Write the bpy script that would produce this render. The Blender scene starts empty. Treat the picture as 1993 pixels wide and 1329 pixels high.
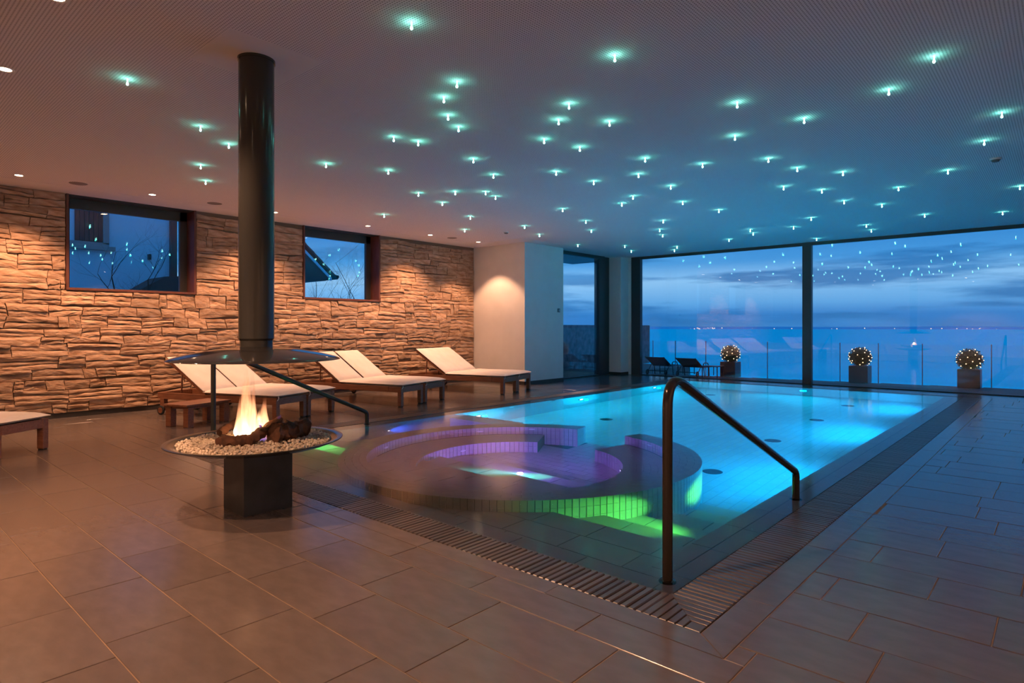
import bpy, bmesh, math, random
from mathutils import Vector, Matrix, noise
random.seed(7)
SC = bpy.context.scene
COL = SC.collection
PI = math.pi

# ------------------------------------------------------------------ camera, world, exposure
cam_d = bpy.data.cameras.new('camera'); cam = bpy.data.objects.new('camera', cam_d); COL.objects.link(cam)
cam_d.sensor_width = 36.0; cam_d.lens = 36.0*1205/1993; cam_d.shift_y = (637-664.5)/1993.0 * 1.0
cam_d.shift_y = -(664.5-637)/1993.0
cam_d.clip_start = 0.05; cam_d.clip_end = 9000
cam.location = (0, 0, 1.3); cam.rotation_euler = (PI/2, 0, math.radians(41.83))
SC.camera = cam
SC.view_settings.view_transform = 'Standard'; SC.view_settings.look = 'None'
SC.view_settings.exposure = 0.12; SC.view_settings.gamma = 1.0; SC.view_settings.use_curve_mapping = False
cy = SC.cycles
cy.max_bounces = 9; cy.diffuse_bounces = 4; cy.glossy_bounces = 4; cy.transmission_bounces = 7
cy.transparent_max_bounces = 28; cy.sample_clamp_indirect = 5.0; cy.sample_clamp_direct = 0; cy.blur_glossy = 0.0

WARM = (1.0, 0.50, 0.275)

def new_world():
    w = bpy.data.worlds.new('dusk_sky'); SC.world = w; w.use_nodes = True
    nt = w.node_tree; nt.nodes.clear(); L = nt.links
    out = nt.nodes.new('ShaderNodeOutputWorld'); bg = nt.nodes.new('ShaderNodeBackground')
    tc = nt.nodes.new('ShaderNodeTexCoord'); sep = nt.nodes.new('ShaderNodeSeparateXYZ')
    L.new(tc.outputs['Generated'], sep.inputs[0])
    ramp = nt.nodes.new('ShaderNodeValToRGB'); L.new(sep.outputs['Z'], ramp.inputs[0])
    cr = ramp.color_ramp
    stops = [(0.0, (.028, .175, .51)), (.02, (.035, .20, .55)), (.038, (.11, .35, .71)), (.072, (.25, .51, .82)), (.10, (.06, .28, .65)),
             (.15, (.020, .20, .57)), (.30, (.018, .19, .56)), (1.0, (.022, .20, .56))]
    while len(cr.elements) < len(stops): cr.elements.new(.5)
    for e, (p, c) in zip(cr.elements, stops): e.position = p; e.color = (*c, 1)
    # clouds: long flat streaks
    mp = nt.nodes.new('ShaderNodeMapping'); mp.inputs['Scale'].default_value = (3.0, 3.0, 26.0); L.new(tc.outputs['Generated'], mp.inputs[0])
    n1 = nt.nodes.new('ShaderNodeTexNoise'); n1.inputs['Scale'].default_value = 1.15; n1.inputs['Detail'].default_value = 7; n1.inputs['Roughness'].default_value = .55
    L.new(mp.outputs[0], n1.inputs['Vector'])
    r1 = nt.nodes.new('ShaderNodeValToRGB'); L.new(n1.outputs['Fac'], r1.inputs[0])
    r1.color_ramp.elements[0].position = .50; r1.color_ramp.elements[0].color = (0, 0, 0, 1)
    r1.color_ramp.elements[1].position = .60; r1.color_ramp.elements[1].color = (1, 1, 1, 1)
    mx = nt.nodes.new('ShaderNodeMixRGB'); mx.blend_type = 'MIX'; mx.inputs[2].default_value = (.022, .15, .42, 1)
    ml = nt.nodes.new('ShaderNodeMath'); ml.operation = 'MULTIPLY'; ml.inputs[1].default_value = .85
    L.new(r1.outputs[0], ml.inputs[0]); L.new(ml.outputs[0], mx.inputs[0]); L.new(ramp.outputs[0], mx.inputs[1])
    # thin lighter wisps
    mp2 = nt.nodes.new('ShaderNodeMapping'); mp2.inputs['Scale'].default_value = (2.0, 2.0, 13.0); mp2.inputs['Location'].default_value = (3.1, 1.7, .4); L.new(tc.outputs['Generated'], mp2.inputs[0])
    n2 = nt.nodes.new('ShaderNodeTexNoise'); n2.inputs['Scale'].default_value = 1.6; n2.inputs['Detail'].default_value = 6; L.new(mp2.outputs[0], n2.inputs['Vector'])
    r2 = nt.nodes.new('ShaderNodeValToRGB'); L.new(n2.outputs['Fac'], r2.inputs[0])
    r2.color_ramp.elements[0].position = .48; r2.color_ramp.elements[0].color = (0, 0, 0, 1)
    r2.color_ramp.elements[1].position = .75; r2.color_ramp.elements[1].color = (1, 1, 1, 1)
    mx2 = nt.nodes.new('ShaderNodeMixRGB'); mx2.blend_type = 'MIX'; mx2.inputs[2].default_value = (.11, .41, .80, 1)
    ml2 = nt.nodes.new('ShaderNodeMath'); ml2.operation = 'MULTIPLY'; ml2.inputs[1].default_value = .36
    L.new(r2.outputs[0], ml2.inputs[0]); L.new(ml2.outputs[0], mx2.inputs[0]); L.new(mx.outputs[0], mx2.inputs[1])
    L.new(mx2.outputs[0], bg.inputs[0]); bg.inputs[1].default_value = 1.15
    L.new(bg.outputs[0], out.inputs[0])
new_world()

# ------------------------------------------------------------------ lamps (room lights and underwater lights)
def lamp(kind, name, loc, energy, color, size=.05, direction=None, spot=None, blend=.3, parent=None):
    d = bpy.data.lights.new(name, kind); d.energy = energy; d.color = color
    if kind in ('POINT', 'SPOT'): d.shadow_soft_size = size
    if kind == 'SPOT': d.spot_size = math.radians(spot); d.spot_blend = blend
    if kind == 'AREA': d.shape = 'RECTANGLE'; d.size = size[0]; d.size_y = size[1]
    o = bpy.data.objects.new(name, d); COL.objects.link(o); o.location = loc
    if direction is not None: o.rotation_euler = Vector(direction).to_track_quat('-Z', 'Y').to_euler()
    if parent: o.parent = parent
    return o
CEIL = 3.23
DOWN_WALL = [(-9.9, 1.68), (-9.9, 3.22), (-9.9, 5.09), (-9.9, 6.95), (-9.9, 8.5), (-9.9, 9.92)]
DOWN_ROW = [(-8.9, .92), (-7.4, .92), (-5.91, .92), (-4.40, .92), (-2.9, .30), (-2.9, -2.2), (-6.5, -1.8), (.6, -2.4), (2.4, .6), (2.75, 3.6), (2.75, 6.6), (2.75, 9.6)]  # after the front row: unseen downlights added for warm fill and ceiling bounce
P_WALL, P_ROW = 205, 200
BLUE = (0.0, .40, 1.0); CYAN = (0.0, .56, 1.0); GREEN = (.10, 1.0, .06); VIOLET = (.30, .10, 1.0)
for x, y in DOWN_WALL: lamp('SPOT', 'downlight_lamp', (x, y, CEIL-.03), P_WALL*(.84 if y > 9.5 else 1.18), WARM, .03, (0 if y > 9.5 else -.16, 0, -1), 94 if y > 9.5 else 104, .35 if y > 9.5 else .75)
for (x, y), k in zip(DOWN_ROW, (.20, .2, .34, 1.1, 1.3, 1.6, .9, 1.3, .8, .75, .15, .06)): lamp('SPOT', 'downlight_lamp', (x, y, CEIL-.03), P_ROW*k, WARM, .03, (0, 0, -1), 125, .5)
WL = -6.87   # left wall of the pool
for y, z, e in ((6.90, -.50, 150), (9.64, -.46, 170), (12.44, -.40, 170)):
    lamp('POINT', 'pool_lamp', (WL+.12, y, z), e, CYAN, .035)
for y, e in ((6.9, 380), (9.9, 470), (12.9, 420)):
    lamp('SPOT', 'pool_lamp', (-1.76, y, -.55), e, BLUE, .06, (-1, 0, -.12), 165, .6)
lamp('SPOT', 'pool_lamp', (-4.2, 14.05, -.55), 230, CYAN, .06, (0, -1, -.1), 165, .6)
lamp('SPOT', 'pool_lamp', (WL+.06, 5.15, -.55), 60, (.03, .12, 1.0), .04, (.35, 1, -.1), 140, .6)
lamp('SPOT', 'pool_lamp', (-1.75, 4.45, -.42), 125, (.10, 1.0, .12), .04, (-1, -.48, -.12), 62, .7)
lamp('SPOT', 'pool_lamp', (-1.75, 5.30, -.75), 120, GREEN, .04, (-1, .12, .10), 62, .8)
lamp('SPOT', 'pool_lamp', (WL+.08, 3.9, -.33), 40, (.05, 1.0, .18), .04, (1, .05, -.2), 100, .6)
lamp('POINT', 'pool_lamp', (-4.338, 4.974, -1.0), 60, (.22, .10, 1.0), .03)
for a, e in ((295, 65), (265, 80), (235, 65), (335, 30)):   # unseen fill lamps added over the near bench edge, shining across to the far back-rest
    ar = math.radians(a); lamp('SPOT', 'pool_lamp', (-4.33+.55*math.cos(ar), 4.95+.55*math.sin(ar), -.46), e, (.27, .10, 1.0), .03, (-math.cos(ar), -math.sin(ar), .10), 100, 1.0)
for a, e in ((290, 25), (250, 25)):   # more unseen fill lamps added under the bench edge, for the inner step
    ar = math.radians(a); lamp('SPOT', 'pool_lamp', (-4.33+.9*math.cos(ar), 4.95+.9*math.sin(ar), -.80), e, (.25, .10, 1.0), .03, (-math.cos(ar), -math.sin(ar), .05), 110, 1.0)
lamp('SPOT', 'pool_lamp', (-3.56, 5.55, -.80), 700, (.08, 1.0, .40), .03, (-1, -.90, -.20), 24, .8)
lamp('SPOT', 'pool_lamp', (-3.56, 5.55, -.80), 2600, (.04, .65, 1.0), .03, (-1, -.90, -.175), 16, .9)

# ------------------------------------------------------------------ helpers
class MB:
    """collects shapes and links them as ONE mesh object"""
    def __init__(s): s.v = []; s.f = []
    def add(s, vs, fs):
        n = len(s.v); s.v += [tuple(v) for v in vs]; s.f += [tuple(i+n for i in f) for f in fs]; return s
    def box(s, x0, x1, y0, y1, z0, z1):
        return s.add([(x, y, z) for z in (z0, z1) for y in (y0, y1) for x in (x0, x1)],
                     [(0, 2, 3, 1), (4, 5, 7, 6), (0, 1, 5, 4), (2, 6, 7, 3), (0, 4, 6, 2), (1, 3, 7, 5)])
    def cbox(s, x0, x1, y0, y1, z0, z1, c=.004, M=None):
        """box with chamfered edges"""
        vs = []; idx = {}
        ctr = Vector(((x0+x1)/2, (y0+y1)/2, (z0+z1)/2)); h = Vector(((x1-x0)/2, (y1-y0)/2, (z1-z0)/2))
        c = min(c, h.x*.9, h.y*.9, h.z*.9)
        for a in range(3):
            for sx in (-1, 1):
                for sy in (-1, 1):
                    for sz in (-1, 1):
                        sg = (sx, sy, sz); p = [0, 0, 0]
                        for k in range(3): p[k] = sg[k]*(h[k] if k == a else h[k]-c)
                        idx[(a, sg)] = len(vs); v = ctr+Vector(p); vs.append(M @ v if M else v)
        fs = []
        def F(l): fs.append(tuple(l))
        for a in range(3):
            b, d = (a+1) % 3, (a+2) % 3
            for sa in (-1, 1):
                q = []
                for sb, sd in ((-1, -1), (1, -1), (1, 1), (-1, 1)):
                    sg = [0, 0, 0]; sg[a] = sa; sg[b] = sb; sg[d] = sd; q.append(idx[(a, tuple(sg))])
                F(q if sa > 0 else q[::-1])
        for a in range(3):
            b, d = (a+1) % 3, (a+2) % 3      # edges along axis d... between faces a and b
            for sa in (-1, 1):
                for sb in (-1, 1):
                    q = []
                    for face, sd in ((a, -1), (b, -1), (b, 1), (a, 1)):
                        sg = [0, 0, 0]; sg[a] = sa; sg[b] = sb; sg[d] = sd; q.append(idx[(face, tuple(sg))])
                    F(q if sa*sb > 0 else q[::-1])
        for sx in (-1, 1):
            for sy in (-1, 1):
                for sz in (-1, 1):
                    q = [idx[(a, (sx, sy, sz))] for a in range(3)]
                    F(q if sx*sy*sz > 0 else q[::-1])
        return s.add(vs, fs)
    def tile(s, x0, x1, y0, y1, z1, t=.02, b=.003):
        vs = [(x0, y0, z1-t), (x1, y0, z1-t), (x1, y1, z1-t), (x0, y1, z1-t), (x0, y0, z1-b), (x1, y0, z1-b), (x1, y1, z1-b), (x0, y1, z1-b),
              (x0+b, y0+b, z1), (x1-b, y0+b, z1), (x1-b, y1-b, z1), (x0+b, y1-b, z1)]
        fs = [(8, 9, 10, 11)]
        for i in range(4):
            j = (i+1) % 4; fs += [(i, j, j+4, i+4), (i+4, j+4, j+8, i+8)]
        return s.add(vs, fs)
    def poly(s, pts, z0, z1, b=.002):
        """prism from a CCW polygon with a chamfered top"""
        n = len(pts); c = Vector((sum(p[0] for p in pts)/n, sum(p[1] for p in pts)/n))
        ins = []
        for i, p in enumerate(pts):
            a = Vector(pts[i-1])-Vector(p); d = Vector(pts[(i+1) % n])-Vector(p)
            m = (a.normalized()+d.normalized())
            cr = a.x*d.y-a.y*d.x
            if m.length < 1e-6: m = Vector((-d.y, d.x))
            else: m = m.normalized()*(1 if cr < 0 else -1)
            ins.append(Vector(p)+m*b*1.3)
        vs = [(p[0], p[1], z0) for p in pts]+[(p[0], p[1], z1-b) for p in pts]+[(p.x, p.y, z1) for p in ins]
        fs = [tuple(range(2*n, 3*n))]
        for i in range(n):
            j = (i+1) % n; fs += [(i, j, j+n, i+n), (i+n, j+n, j+2*n, i+2*n)]
        return s.add(vs, fs)
    def lathe(s, prof, c=(0, 0), n=48, cap=True):
        vs = []; fs = []; m = len(prof)
        for i in range(n):
            a = 2*PI*i/n
            for r, z in prof: vs.append((c[0]+r*math.cos(a), c[1]+r*math.sin(a), z))
        for i in range(n):
            j = (i+1) % n
            for k in range(m-1): fs.append((i*m+k, j*m+k, j*m+k+1, i*m+k+1))
        if cap:
            if prof[0][0] > 1e-5: fs.append(tuple(i*m for i in range(n))[::-1])
            if prof[-1][0] > 1e-5: fs.append(tuple(i*m+m-1 for i in range(n)))
        return s.add(vs, fs)
    def tube(s, path, r, n=10, cap=True, flat=1.0):
        P = [Vector(p) for p in path]; rs = r if isinstance(r, (list, tuple)) else [r]*len(P)
        vs = []; fs = []; up = None
        for i, p in enumerate(P):
            d = (P[min(i+1, len(P)-1)]-P[max(i-1, 0)]).normalized()
            if up is None:
                up = Vector((0, 0, 1)) if abs(d.z) < .95 else Vector((1, 0, 0))
            u = (up-d*up.dot(d)).normalized(); w = d.cross(u); up = u
            for k in range(n):
                a = 2*PI*k/n; vs.append(p+(u*math.cos(a)+w*math.sin(a)*flat)*rs[i])
        for i in range(len(P)-1):
            for k in range(n):
                l = (k+1) % n; fs.append((i*n+k, i*n+l, (i+1)*n+l, (i+1)*n+k))
        if cap: fs.append(tuple(range(n))[::-1]); fs.append(tuple((len(P)-1)*n+k for k in range(n)))
        return s.add(vs, fs)
    def ico(s, c, r, jit=0, sub=1, sq=(1, 1, 1)):
        bm = bmesh.new(); bmesh.ops.create_icosphere(bm, subdivisions=sub, radius=1)
        vs = []
        for v in bm.verts:
            k = 1+random.uniform(-jit, jit); vs.append((c[0]+v.co.x*r*sq[0]*k, c[1]+v.co.y*r*sq[1]*k, c[2]+v.co.z*r*sq[2]*k))
        fs = [tuple(v.index for v in f.verts) for f in bm.faces]; bm.free()
        return s.add(vs, fs)
    def mesh(s, name, mat, smooth=False, angle=None):
        me = bpy.data.meshes.new(name); me.from_pydata(s.v, [], s.f); me.update()
        bm = bmesh.new(); bm.from_mesh(me); bmesh.ops.recalc_face_normals(bm, faces=bm.faces); bm.to_mesh(me); bm.free()
        if mat: me.materials.append(mat)
        if smooth:
            for p in me.polygons: p.use_smooth = True
            if angle: me.set_sharp_from_angle(angle=math.radians(angle))
        return me
    def build(s, name, mat, parent=None, smooth=False, angle=None, loc=None):
        o = bpy.data.objects.new(name, s.mesh(name, mat, smooth, angle)); COL.objects.link(o)
        if parent: o.parent = parent
        if loc: o.location = loc
        return o

def tag(o, label=None, cat=None, group=None, kind=None):
    if label: o['label'] = label
    if cat: o['category'] = cat
    if group: o['group'] = group
    if kind: o['kind'] = kind
    return o
def empty(name, loc=(0, 0, 0), rz=0, **k):
    o = bpy.data.objects.new(name, None); COL.objects.link(o); o.location = loc; o.rotation_euler = (0, 0, rz); o.empty_display_size = .1
    return tag(o, **k)
def struct(o): o['kind'] = 'structure'; return o
def link_mesh(name, me, parent=None, loc=(0, 0, 0), rz=0):
    o = bpy.data.objects.new(name, me); COL.objects.link(o); o.parent = parent; o.location = loc; o.rotation_euler = (0, 0, rz); return o
def copy_tree(o, parent=None):
    c = o.copy(); COL.objects.link(c); c.parent = parent
    for ch in list(o.children):
        if ch.type == 'LIGHT' or ch.type == 'MESH' or ch.type == 'EMPTY': copy_tree(ch, c)
    return c

# ------------------------------------------------------------------ materials
def mat(name, col, rough=.5, metal=0, spec=.5, var=0, vscale=8, bump=0, bscale=40, coords='Object', objvar=0, col2=None, stretch=(1, 1, 1), detail=5):
    m = bpy.data.materials.new(name); m.use_nodes = True; nt = m.node_tree; L = nt.links; b = nt.nodes['Principled BSDF']
    b.inputs['Base Color'].default_value = (*col, 1); b.inputs['Roughness'].default_value = rough; b.inputs['Metallic'].default_value = metal
    b.inputs['Specular IOR Level'].default_value = spec
    tc = nt.nodes.new('ShaderNodeTexCoord'); mp = nt.nodes.new('ShaderNodeMapping'); mp.inputs['Scale'].default_value = stretch
    L.new(tc.outputs[coords], mp.inputs[0])
    last = None
    if var or col2:
        n = nt.nodes.new('ShaderNodeTexNoise'); n.inputs['Scale'].default_value = vscale; n.inputs['Detail'].default_value = detail; L.new(mp.outputs[0], n.inputs['Vector'])
        r = nt.nodes.new('ShaderNodeValToRGB'); L.new(n.outputs['Fac'], r.inputs[0])
        r.color_ramp.elements[0].position = .32; r.color_ramp.elements[1].position = .68
        c2 = col2 or tuple(min(1, c*(1+var)) for c in col); c1 = col if col2 else tuple(c*(1-var) for c in col)
        r.color_ramp.elements[0].color = (*c1, 1); r.color_ramp.elements[1].color = (*c2, 1); last = r.outputs[0]
    if objvar:
        oi = nt.nodes.new('ShaderNodeObjectInfo'); mr = nt.nodes.new('ShaderNodeMapRange')
        mr.inputs['To Min'].default_value = 1-objvar; mr.inputs['To Max'].default_value = 1+objvar; L.new(oi.outputs['Random'], mr.inputs['Value'])
        mu = nt.nodes.new('ShaderNodeMixRGB'); mu.blend_type = 'MULTIPLY'; mu.inputs[0].default_value = 1
        if last: L.new(last, mu.inputs[1])
        else: mu.inputs[1].default_value = (*col, 1)
        L.new(mr.outputs[0], mu.inputs[2]); last = mu.outputs[0]
    if last: L.new(last, b.inputs['Base Color'])
    if bump:
        n = nt.nodes.new('ShaderNodeTexNoise'); n.inputs['Scale'].default_value = bscale; n.inputs['Detail'].default_value = 6; L.new(mp.outputs[0], n.inputs['Vector'])
        bp = nt.nodes.new('ShaderNodeBump'); bp.inputs['Strength'].default_value = bump; bp.inputs['Distance'].default_value = .01
        L.new(n.outputs['Fac'], bp.inputs['Height']); L.new(bp.outputs[0], b.inputs['Normal'])
    return m
def emit(name, col, strength, nosample=True):
    m = bpy.data.materials.new(name); m.use_nodes = True; nt = m.node_tree; nt.nodes.clear()
    o = nt.nodes.new('ShaderNodeOutputMaterial'); e = nt.nodes.new('ShaderNodeEmission'); e.inputs[0].default_value = (*col, 1); e.inputs[1].default_value = strength
    nt.links.new(e.outputs[0], o.inputs[0])
    if nosample: m.cycles.emission_sampling = 'NONE'
    return m
M = {}
M['slate'] = mat('slate_floor', (.126, .104, .096), .21, spec=.6, var=.09, vscale=6, bump=.07, bscale=12, objvar=.09, stretch=(1, 2.4, 1), detail=8)
M['grout'] = mat('tan_grout', (.25, .18, .125), .95, spec=.15, var=.2, vscale=5)
M['wet_slate'] = mat('wet_slate', (.105, .082, .07), .22, spec=.6, var=.12, vscale=3, objvar=.06)
M['pool_tile'] = mat('pool_tile', (.37, .32, .295), .35, var=.07, vscale=3, objvar=.05)
M['pool_joint'] = mat('pool_joint', (.035, .03, .028), .7)
M['bar'] = mat('grate_bar', (.085, .065, .055), .3, spec=.6, objvar=.25)
M['dark'] = mat('dark_channel', (.02, .02, .022), .75, spec=.2)
M['plaster'] = mat('white_plaster', (.78, .76, .74), .85, var=.03, vscale=3, bump=.05, bscale=120)
M['base'] = mat('dark_baseboard', (.04, .034, .03), .5)
M['frame'] = mat('anthracite_metal', (.055, .055, .055), .4, metal=.2)
M['redwood'] = mat('stained_reveal', (.13, .045, .030), .5, var=.2, vscale=4, stretch=(4, 4, 1))
M['black_metal'] = mat('black_lacquered_metal', (.040, .042, .040), .16, spec=.35)
M['hood_metal'] = mat('black_gloss_steel', (.022, .022, .023), .10, spec=.6)
M['pedestal'] = mat('dark_stone_pedestal', (.050, .053, .055), .28, var=.25, vscale=6)
M['chrome'] = mat('polished_tube', (.055, .045, .040), .12, metal=.85)
M['rail_bronze'] = mat('bronze_tube', (.065, .056, .050), .16, metal=.6)
M['teak'] = mat('teak_wood', (.19, .072, .036), .45, col2=(.29, .12, .060), vscale=6, stretch=(1, 9, 9), bump=.08, bscale=30, objvar=.08)
M['cushion'] = mat('ecru_cushion', (.76, .70, .65), .9, var=.05, vscale=5, bump=.25, bscale=18)
M['rubber'] = mat('black_rubber', (.02, .02, .02), .6)
M['stone'] = mat('sandstone', (.36, .20, .11), .85, col2=(.60, .41, .28), vscale=6, bump=1.0, bscale=16, objvar=.22, stretch=(1, 1, 2.6), detail=8)
M['mortar'] = mat('dark_mortar', (.22, .15, .10), .95)
M['pebble'] = mat('pale_pebbles', (.50, .42, .33), .7, col2=(.75, .68, .58), vscale=38)
M['log'] = mat('charred_log', (.045, .022, .014), .85, col2=(.16, .07, .04), vscale=14, bump=1.0, bscale=30, stretch=(1, 1, 1))
M['white_plastic'] = mat('white_plastic', (.72, .69, .67), .5)
M['grille'] = mat('grille', (.20, .17, .16), .7)
M['ceil_plain'] = mat('ceiling_paint', (.72, .66, .65), .9)
M['deck'] = mat('terrace_wood', (.14, .10, .08), .6, var=.2, vscale=3, stretch=(1, 8, 1), objvar=.1)
M['planter'] = mat('dark_planter', (.030, .028, .034), .4)
M['leaf'] = mat('box_leaf', (.035, .055, .02), .6, col2=(.08, .10, .035), vscale=30)
M['sling'] = mat('dark_sling_fabric', (.035, .025, .04), .8)
M['metal_dark'] = mat('dark_aluminium', (.035, .035, .04), .35, metal=.4)
M['metal_light'] = mat('brushed_steel', (.30, .38, .45), .35, metal=.7)
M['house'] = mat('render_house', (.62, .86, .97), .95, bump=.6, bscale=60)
M['shutter'] = mat('brown_shutter', (.10, .05, .045), .7)
M['sill'] = mat('stone_sill', (.35, .34, .33), .8)
M['roof'] = mat('roof_tiles', (.07, .05, .05), .8)
M['bark'] = mat('bark', (.03, .028, .025), .9)
def lake_mat():
    m = bpy.data.materials.new('lake_water'); m.use_nodes = True; nt = m.node_tree; nt.nodes.clear(); L = nt.links
    out = nt.nodes.new('ShaderNodeOutputMaterial'); g = nt.nodes.new('ShaderNodeBsdfGlossy'); g.inputs['Color'].default_value = (.0, .92, 1.0, 1); g.inputs['Roughness'].default_value = .36
    tc = nt.nodes.new('ShaderNodeTexCoord'); mp = nt.nodes.new('ShaderNodeMapping'); mp.inputs['Scale'].default_value = (.35, 1.2, 1); L.new(tc.outputs['Object'], mp.inputs[0])
    n = nt.nodes.new('ShaderNodeTexNoise'); n.inputs['Scale'].default_value = .25; n.inputs['Detail'].default_value = 6; L.new(mp.outputs[0], n.inputs['Vector'])
    b = nt.nodes.new('ShaderNodeBump'); b.inputs['Strength'].default_value = .35; b.inputs['Distance'].default_value = .3; L.new(n.outputs['Fac'], b.inputs['Height'])
    L.new(b.outputs[0], g.inputs['Normal']); L.new(g.outputs[0], out.inputs[0]); return m
M['lake'] = lake_mat()
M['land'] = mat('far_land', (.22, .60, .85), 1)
M['garden'] = mat('garden_wall', (.16, .14, .14), .9, var=.5, vscale=6, bump=1, bscale=8)
M['warm_led'] = emit('warm_led', (1, .66, .40), 40)
M['star_led'] = emit('star_led', (.35, 1.0, .88), 34)
M['star_disc'] = emit('star_disc', (.10, .95, .75), 5)
M['pool_led'] = emit('pool_led', (1, 1, 1), 5)
M['pool_led_violet'] = emit('pool_led_violet', (.75, .72, 1.0), 4)
M['fairy'] = emit('fairy_bulb', (1.0, .62, .28), 9)
M['shore_lamp'] = emit('shore_lamp', (1.0, .75, .5), 2.0)

def glass_mat():
    m = bpy.data.materials.new('window_glass'); m.use_nodes = True; nt = m.node_tree; nt.nodes.clear(); L = nt.links
    out = nt.nodes.new('ShaderNodeOutputMaterial'); mix = nt.nodes.new('ShaderNodeMixShader'); tr = nt.nodes.new('ShaderNodeBsdfTransparent'); gl = nt.nodes.new('ShaderNodeBsdfGlossy')
    gl.inputs['Roughness'].default_value = 0.0; tr.inputs[0].default_value = (.985, .99, .99, 1)
    g = nt.nodes.new('ShaderNodeNewGeometry'); dot = nt.nodes.new('ShaderNodeVectorMath'); dot.operation = 'DOT_PRODUCT'
    L.new(g.outputs['Incoming'], dot.inputs[0]); L.new(g.outputs['Normal'], dot.inputs[1])
    ab = nt.nodes.new('ShaderNodeMath'); ab.operation = 'ABSOLUTE'; L.new(dot.outputs['Value'], ab.inputs[0])
    s1 = nt.nodes.new('ShaderNodeMath'); s1.operation = 'SUBTRACT'; s1.inputs[0].default_value = 1; L.new(ab.outputs[0], s1.inputs[1])
    pw = nt.nodes.new('ShaderNodeMath'); pw.operation = 'POWER'; pw.inputs[1].default_value = 5; L.new(s1.outputs[0], pw.inputs[0])
    mu = nt.nodes.new('ShaderNodeMath'); mu.operation = 'MULTIPLY_ADD'; mu.inputs[1].default_value = .9; mu.inputs[2].default_value = .031; L.new(pw.outputs[0], mu.inputs[0])
    L.new(mu.outputs[0], mix.inputs[0]); L.new(tr.outputs[0], mix.inputs[1]); L.new(gl.outputs[0], mix.inputs[2]); L.new(mix.outputs[0], out.inputs[0])
    return m
M['glass'] = glass_mat()
def water_mat():
    m = bpy.data.materials.new('pool_water'); m.use_nodes = True; nt = m.node_tree; nt.nodes.clear(); L = nt.links
    out = nt.nodes.new('ShaderNodeOutputMaterial'); mix = nt.nodes.new('ShaderNodeMixShader'); rf = nt.nodes.new('ShaderNodeBsdfRefraction'); gl = nt.nodes.new('ShaderNodeBsdfGlossy'); fr = nt.nodes.new('ShaderNodeFresnel')
    rf.inputs['IOR'].default_value = 1.33; rf.inputs['Roughness'].default_value = 0.0; rf.inputs['Color'].default_value = (.97, .99, 1, 1); fr.inputs['IOR'].default_value = 1.33
    gl.inputs['Roughness'].default_value = .13
    L.new(fr.outputs[0], mix.inputs[0]); L.new(rf.outputs[0], mix.inputs[1]); L.new(gl.outputs[0], mix.inputs[2]); L.new(mix.outputs[0], out.inputs[0]); return m
M['water'] = water_mat()
def ceiling_mat():
    m = bpy.data.materials.new('perforated_ceiling'); m.use_nodes = True; nt = m.node_tree; L = nt.links; b = nt.nodes['Principled BSDF']; b.inputs['Roughness'].default_value = .9
    tc = nt.nodes.new('ShaderNodeTexCoord'); mp = nt.nodes.new('ShaderNodeMapping'); s = 1/.0205; mp.inputs['Scale'].default_value = (s, s, 0); L.new(tc.outputs['Object'], mp.inputs[0])
    fr = nt.nodes.new('ShaderNodeVectorMath'); fr.operation = 'FRACTION'; L.new(mp.outputs[0], fr.inputs[0])
    sb = nt.nodes.new('ShaderNodeVectorMath'); sb.operation = 'SUBTRACT'; sb.inputs[1].default_value = (.5, .5, 0); L.new(fr.outputs[0], sb.inputs[0])
    ln = nt.nodes.new('ShaderNodeVectorMath'); ln.operation = 'LENGTH'; L.new(sb.outputs[0], ln.inputs[0])
    lt = nt.nodes.new('ShaderNodeMath'); lt.operation = 'LESS_THAN'; lt.inputs[1].default_value = .26; L.new(ln.outputs['Value'], lt.inputs[0])
    mx = nt.nodes.new('ShaderNodeMixRGB'); mx.inputs[1].default_value = (.78, .72, .72, 1); mx.inputs[2].default_value = (.30, .26, .26, 1); L.new(lt.outputs[0], mx.inputs[0])
    L.new(mx.outputs[0], b.inputs['Base Color']); return m
M['ceiling'] = ceiling_mat()
def brick_mat(name, axes):
    """small 24 x 12 cm tiles whose joints lie on the surface, for pool faces too far to tell apart"""
    m = bpy.data.materials.new(name); m.use_nodes = True; nt = m.node_tree; L = nt.links; b = nt.nodes['Principled BSDF']; b.inputs['Roughness'].default_value = .4
    tc = nt.nodes.new('ShaderNodeTexCoord'); sp = nt.nodes.new('ShaderNodeSeparateXYZ'); cb = nt.nodes.new('ShaderNodeCombineXYZ')
    L.new(tc.outputs['Object'], sp.inputs[0]); L.new(sp.outputs[axes[0]], cb.inputs[0]); L.new(sp.outputs[axes[1]], cb.inputs[1])
    br = nt.nodes.new('ShaderNodeTexBrick'); br.inputs['Scale'].default_value = 1; br.inputs['Brick Width'].default_value = .245; br.inputs['Row Height'].default_value = .122
    br.inputs['Mortar Size'].default_value = .0045; br.inputs['Mortar Smooth'].default_value = .2
    br.inputs['Color1'].default_value = (.38, .36, .35, 1); br.inputs['Color2'].default_value = (.34, .32, .31, 1); br.inputs['Mortar'].default_value = (.27, .255, .245, 1)
    L.new(cb.outputs[0], br.inputs['Vector']); L.new(br.outputs['Color'], b.inputs['Base Color'])
    bp = nt.nodes.new('ShaderNodeBump'); bp.inputs['Strength'].default_value = .3; bp.inputs['Distance'].default_value = .004; bp.invert = True
    L.new(br.outputs['Fac'], bp.inputs['Height']); L.new(bp.outputs[0], b.inputs['Normal'])
    return m
M['brick_floor'] = brick_mat('pool_floor_tiles', 'YX'); M['brick_x'] = brick_mat('pool_wall_tiles_x', 'YZ'); M['brick_y'] = brick_mat('pool_wall_tiles_y', 'XZ')

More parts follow.
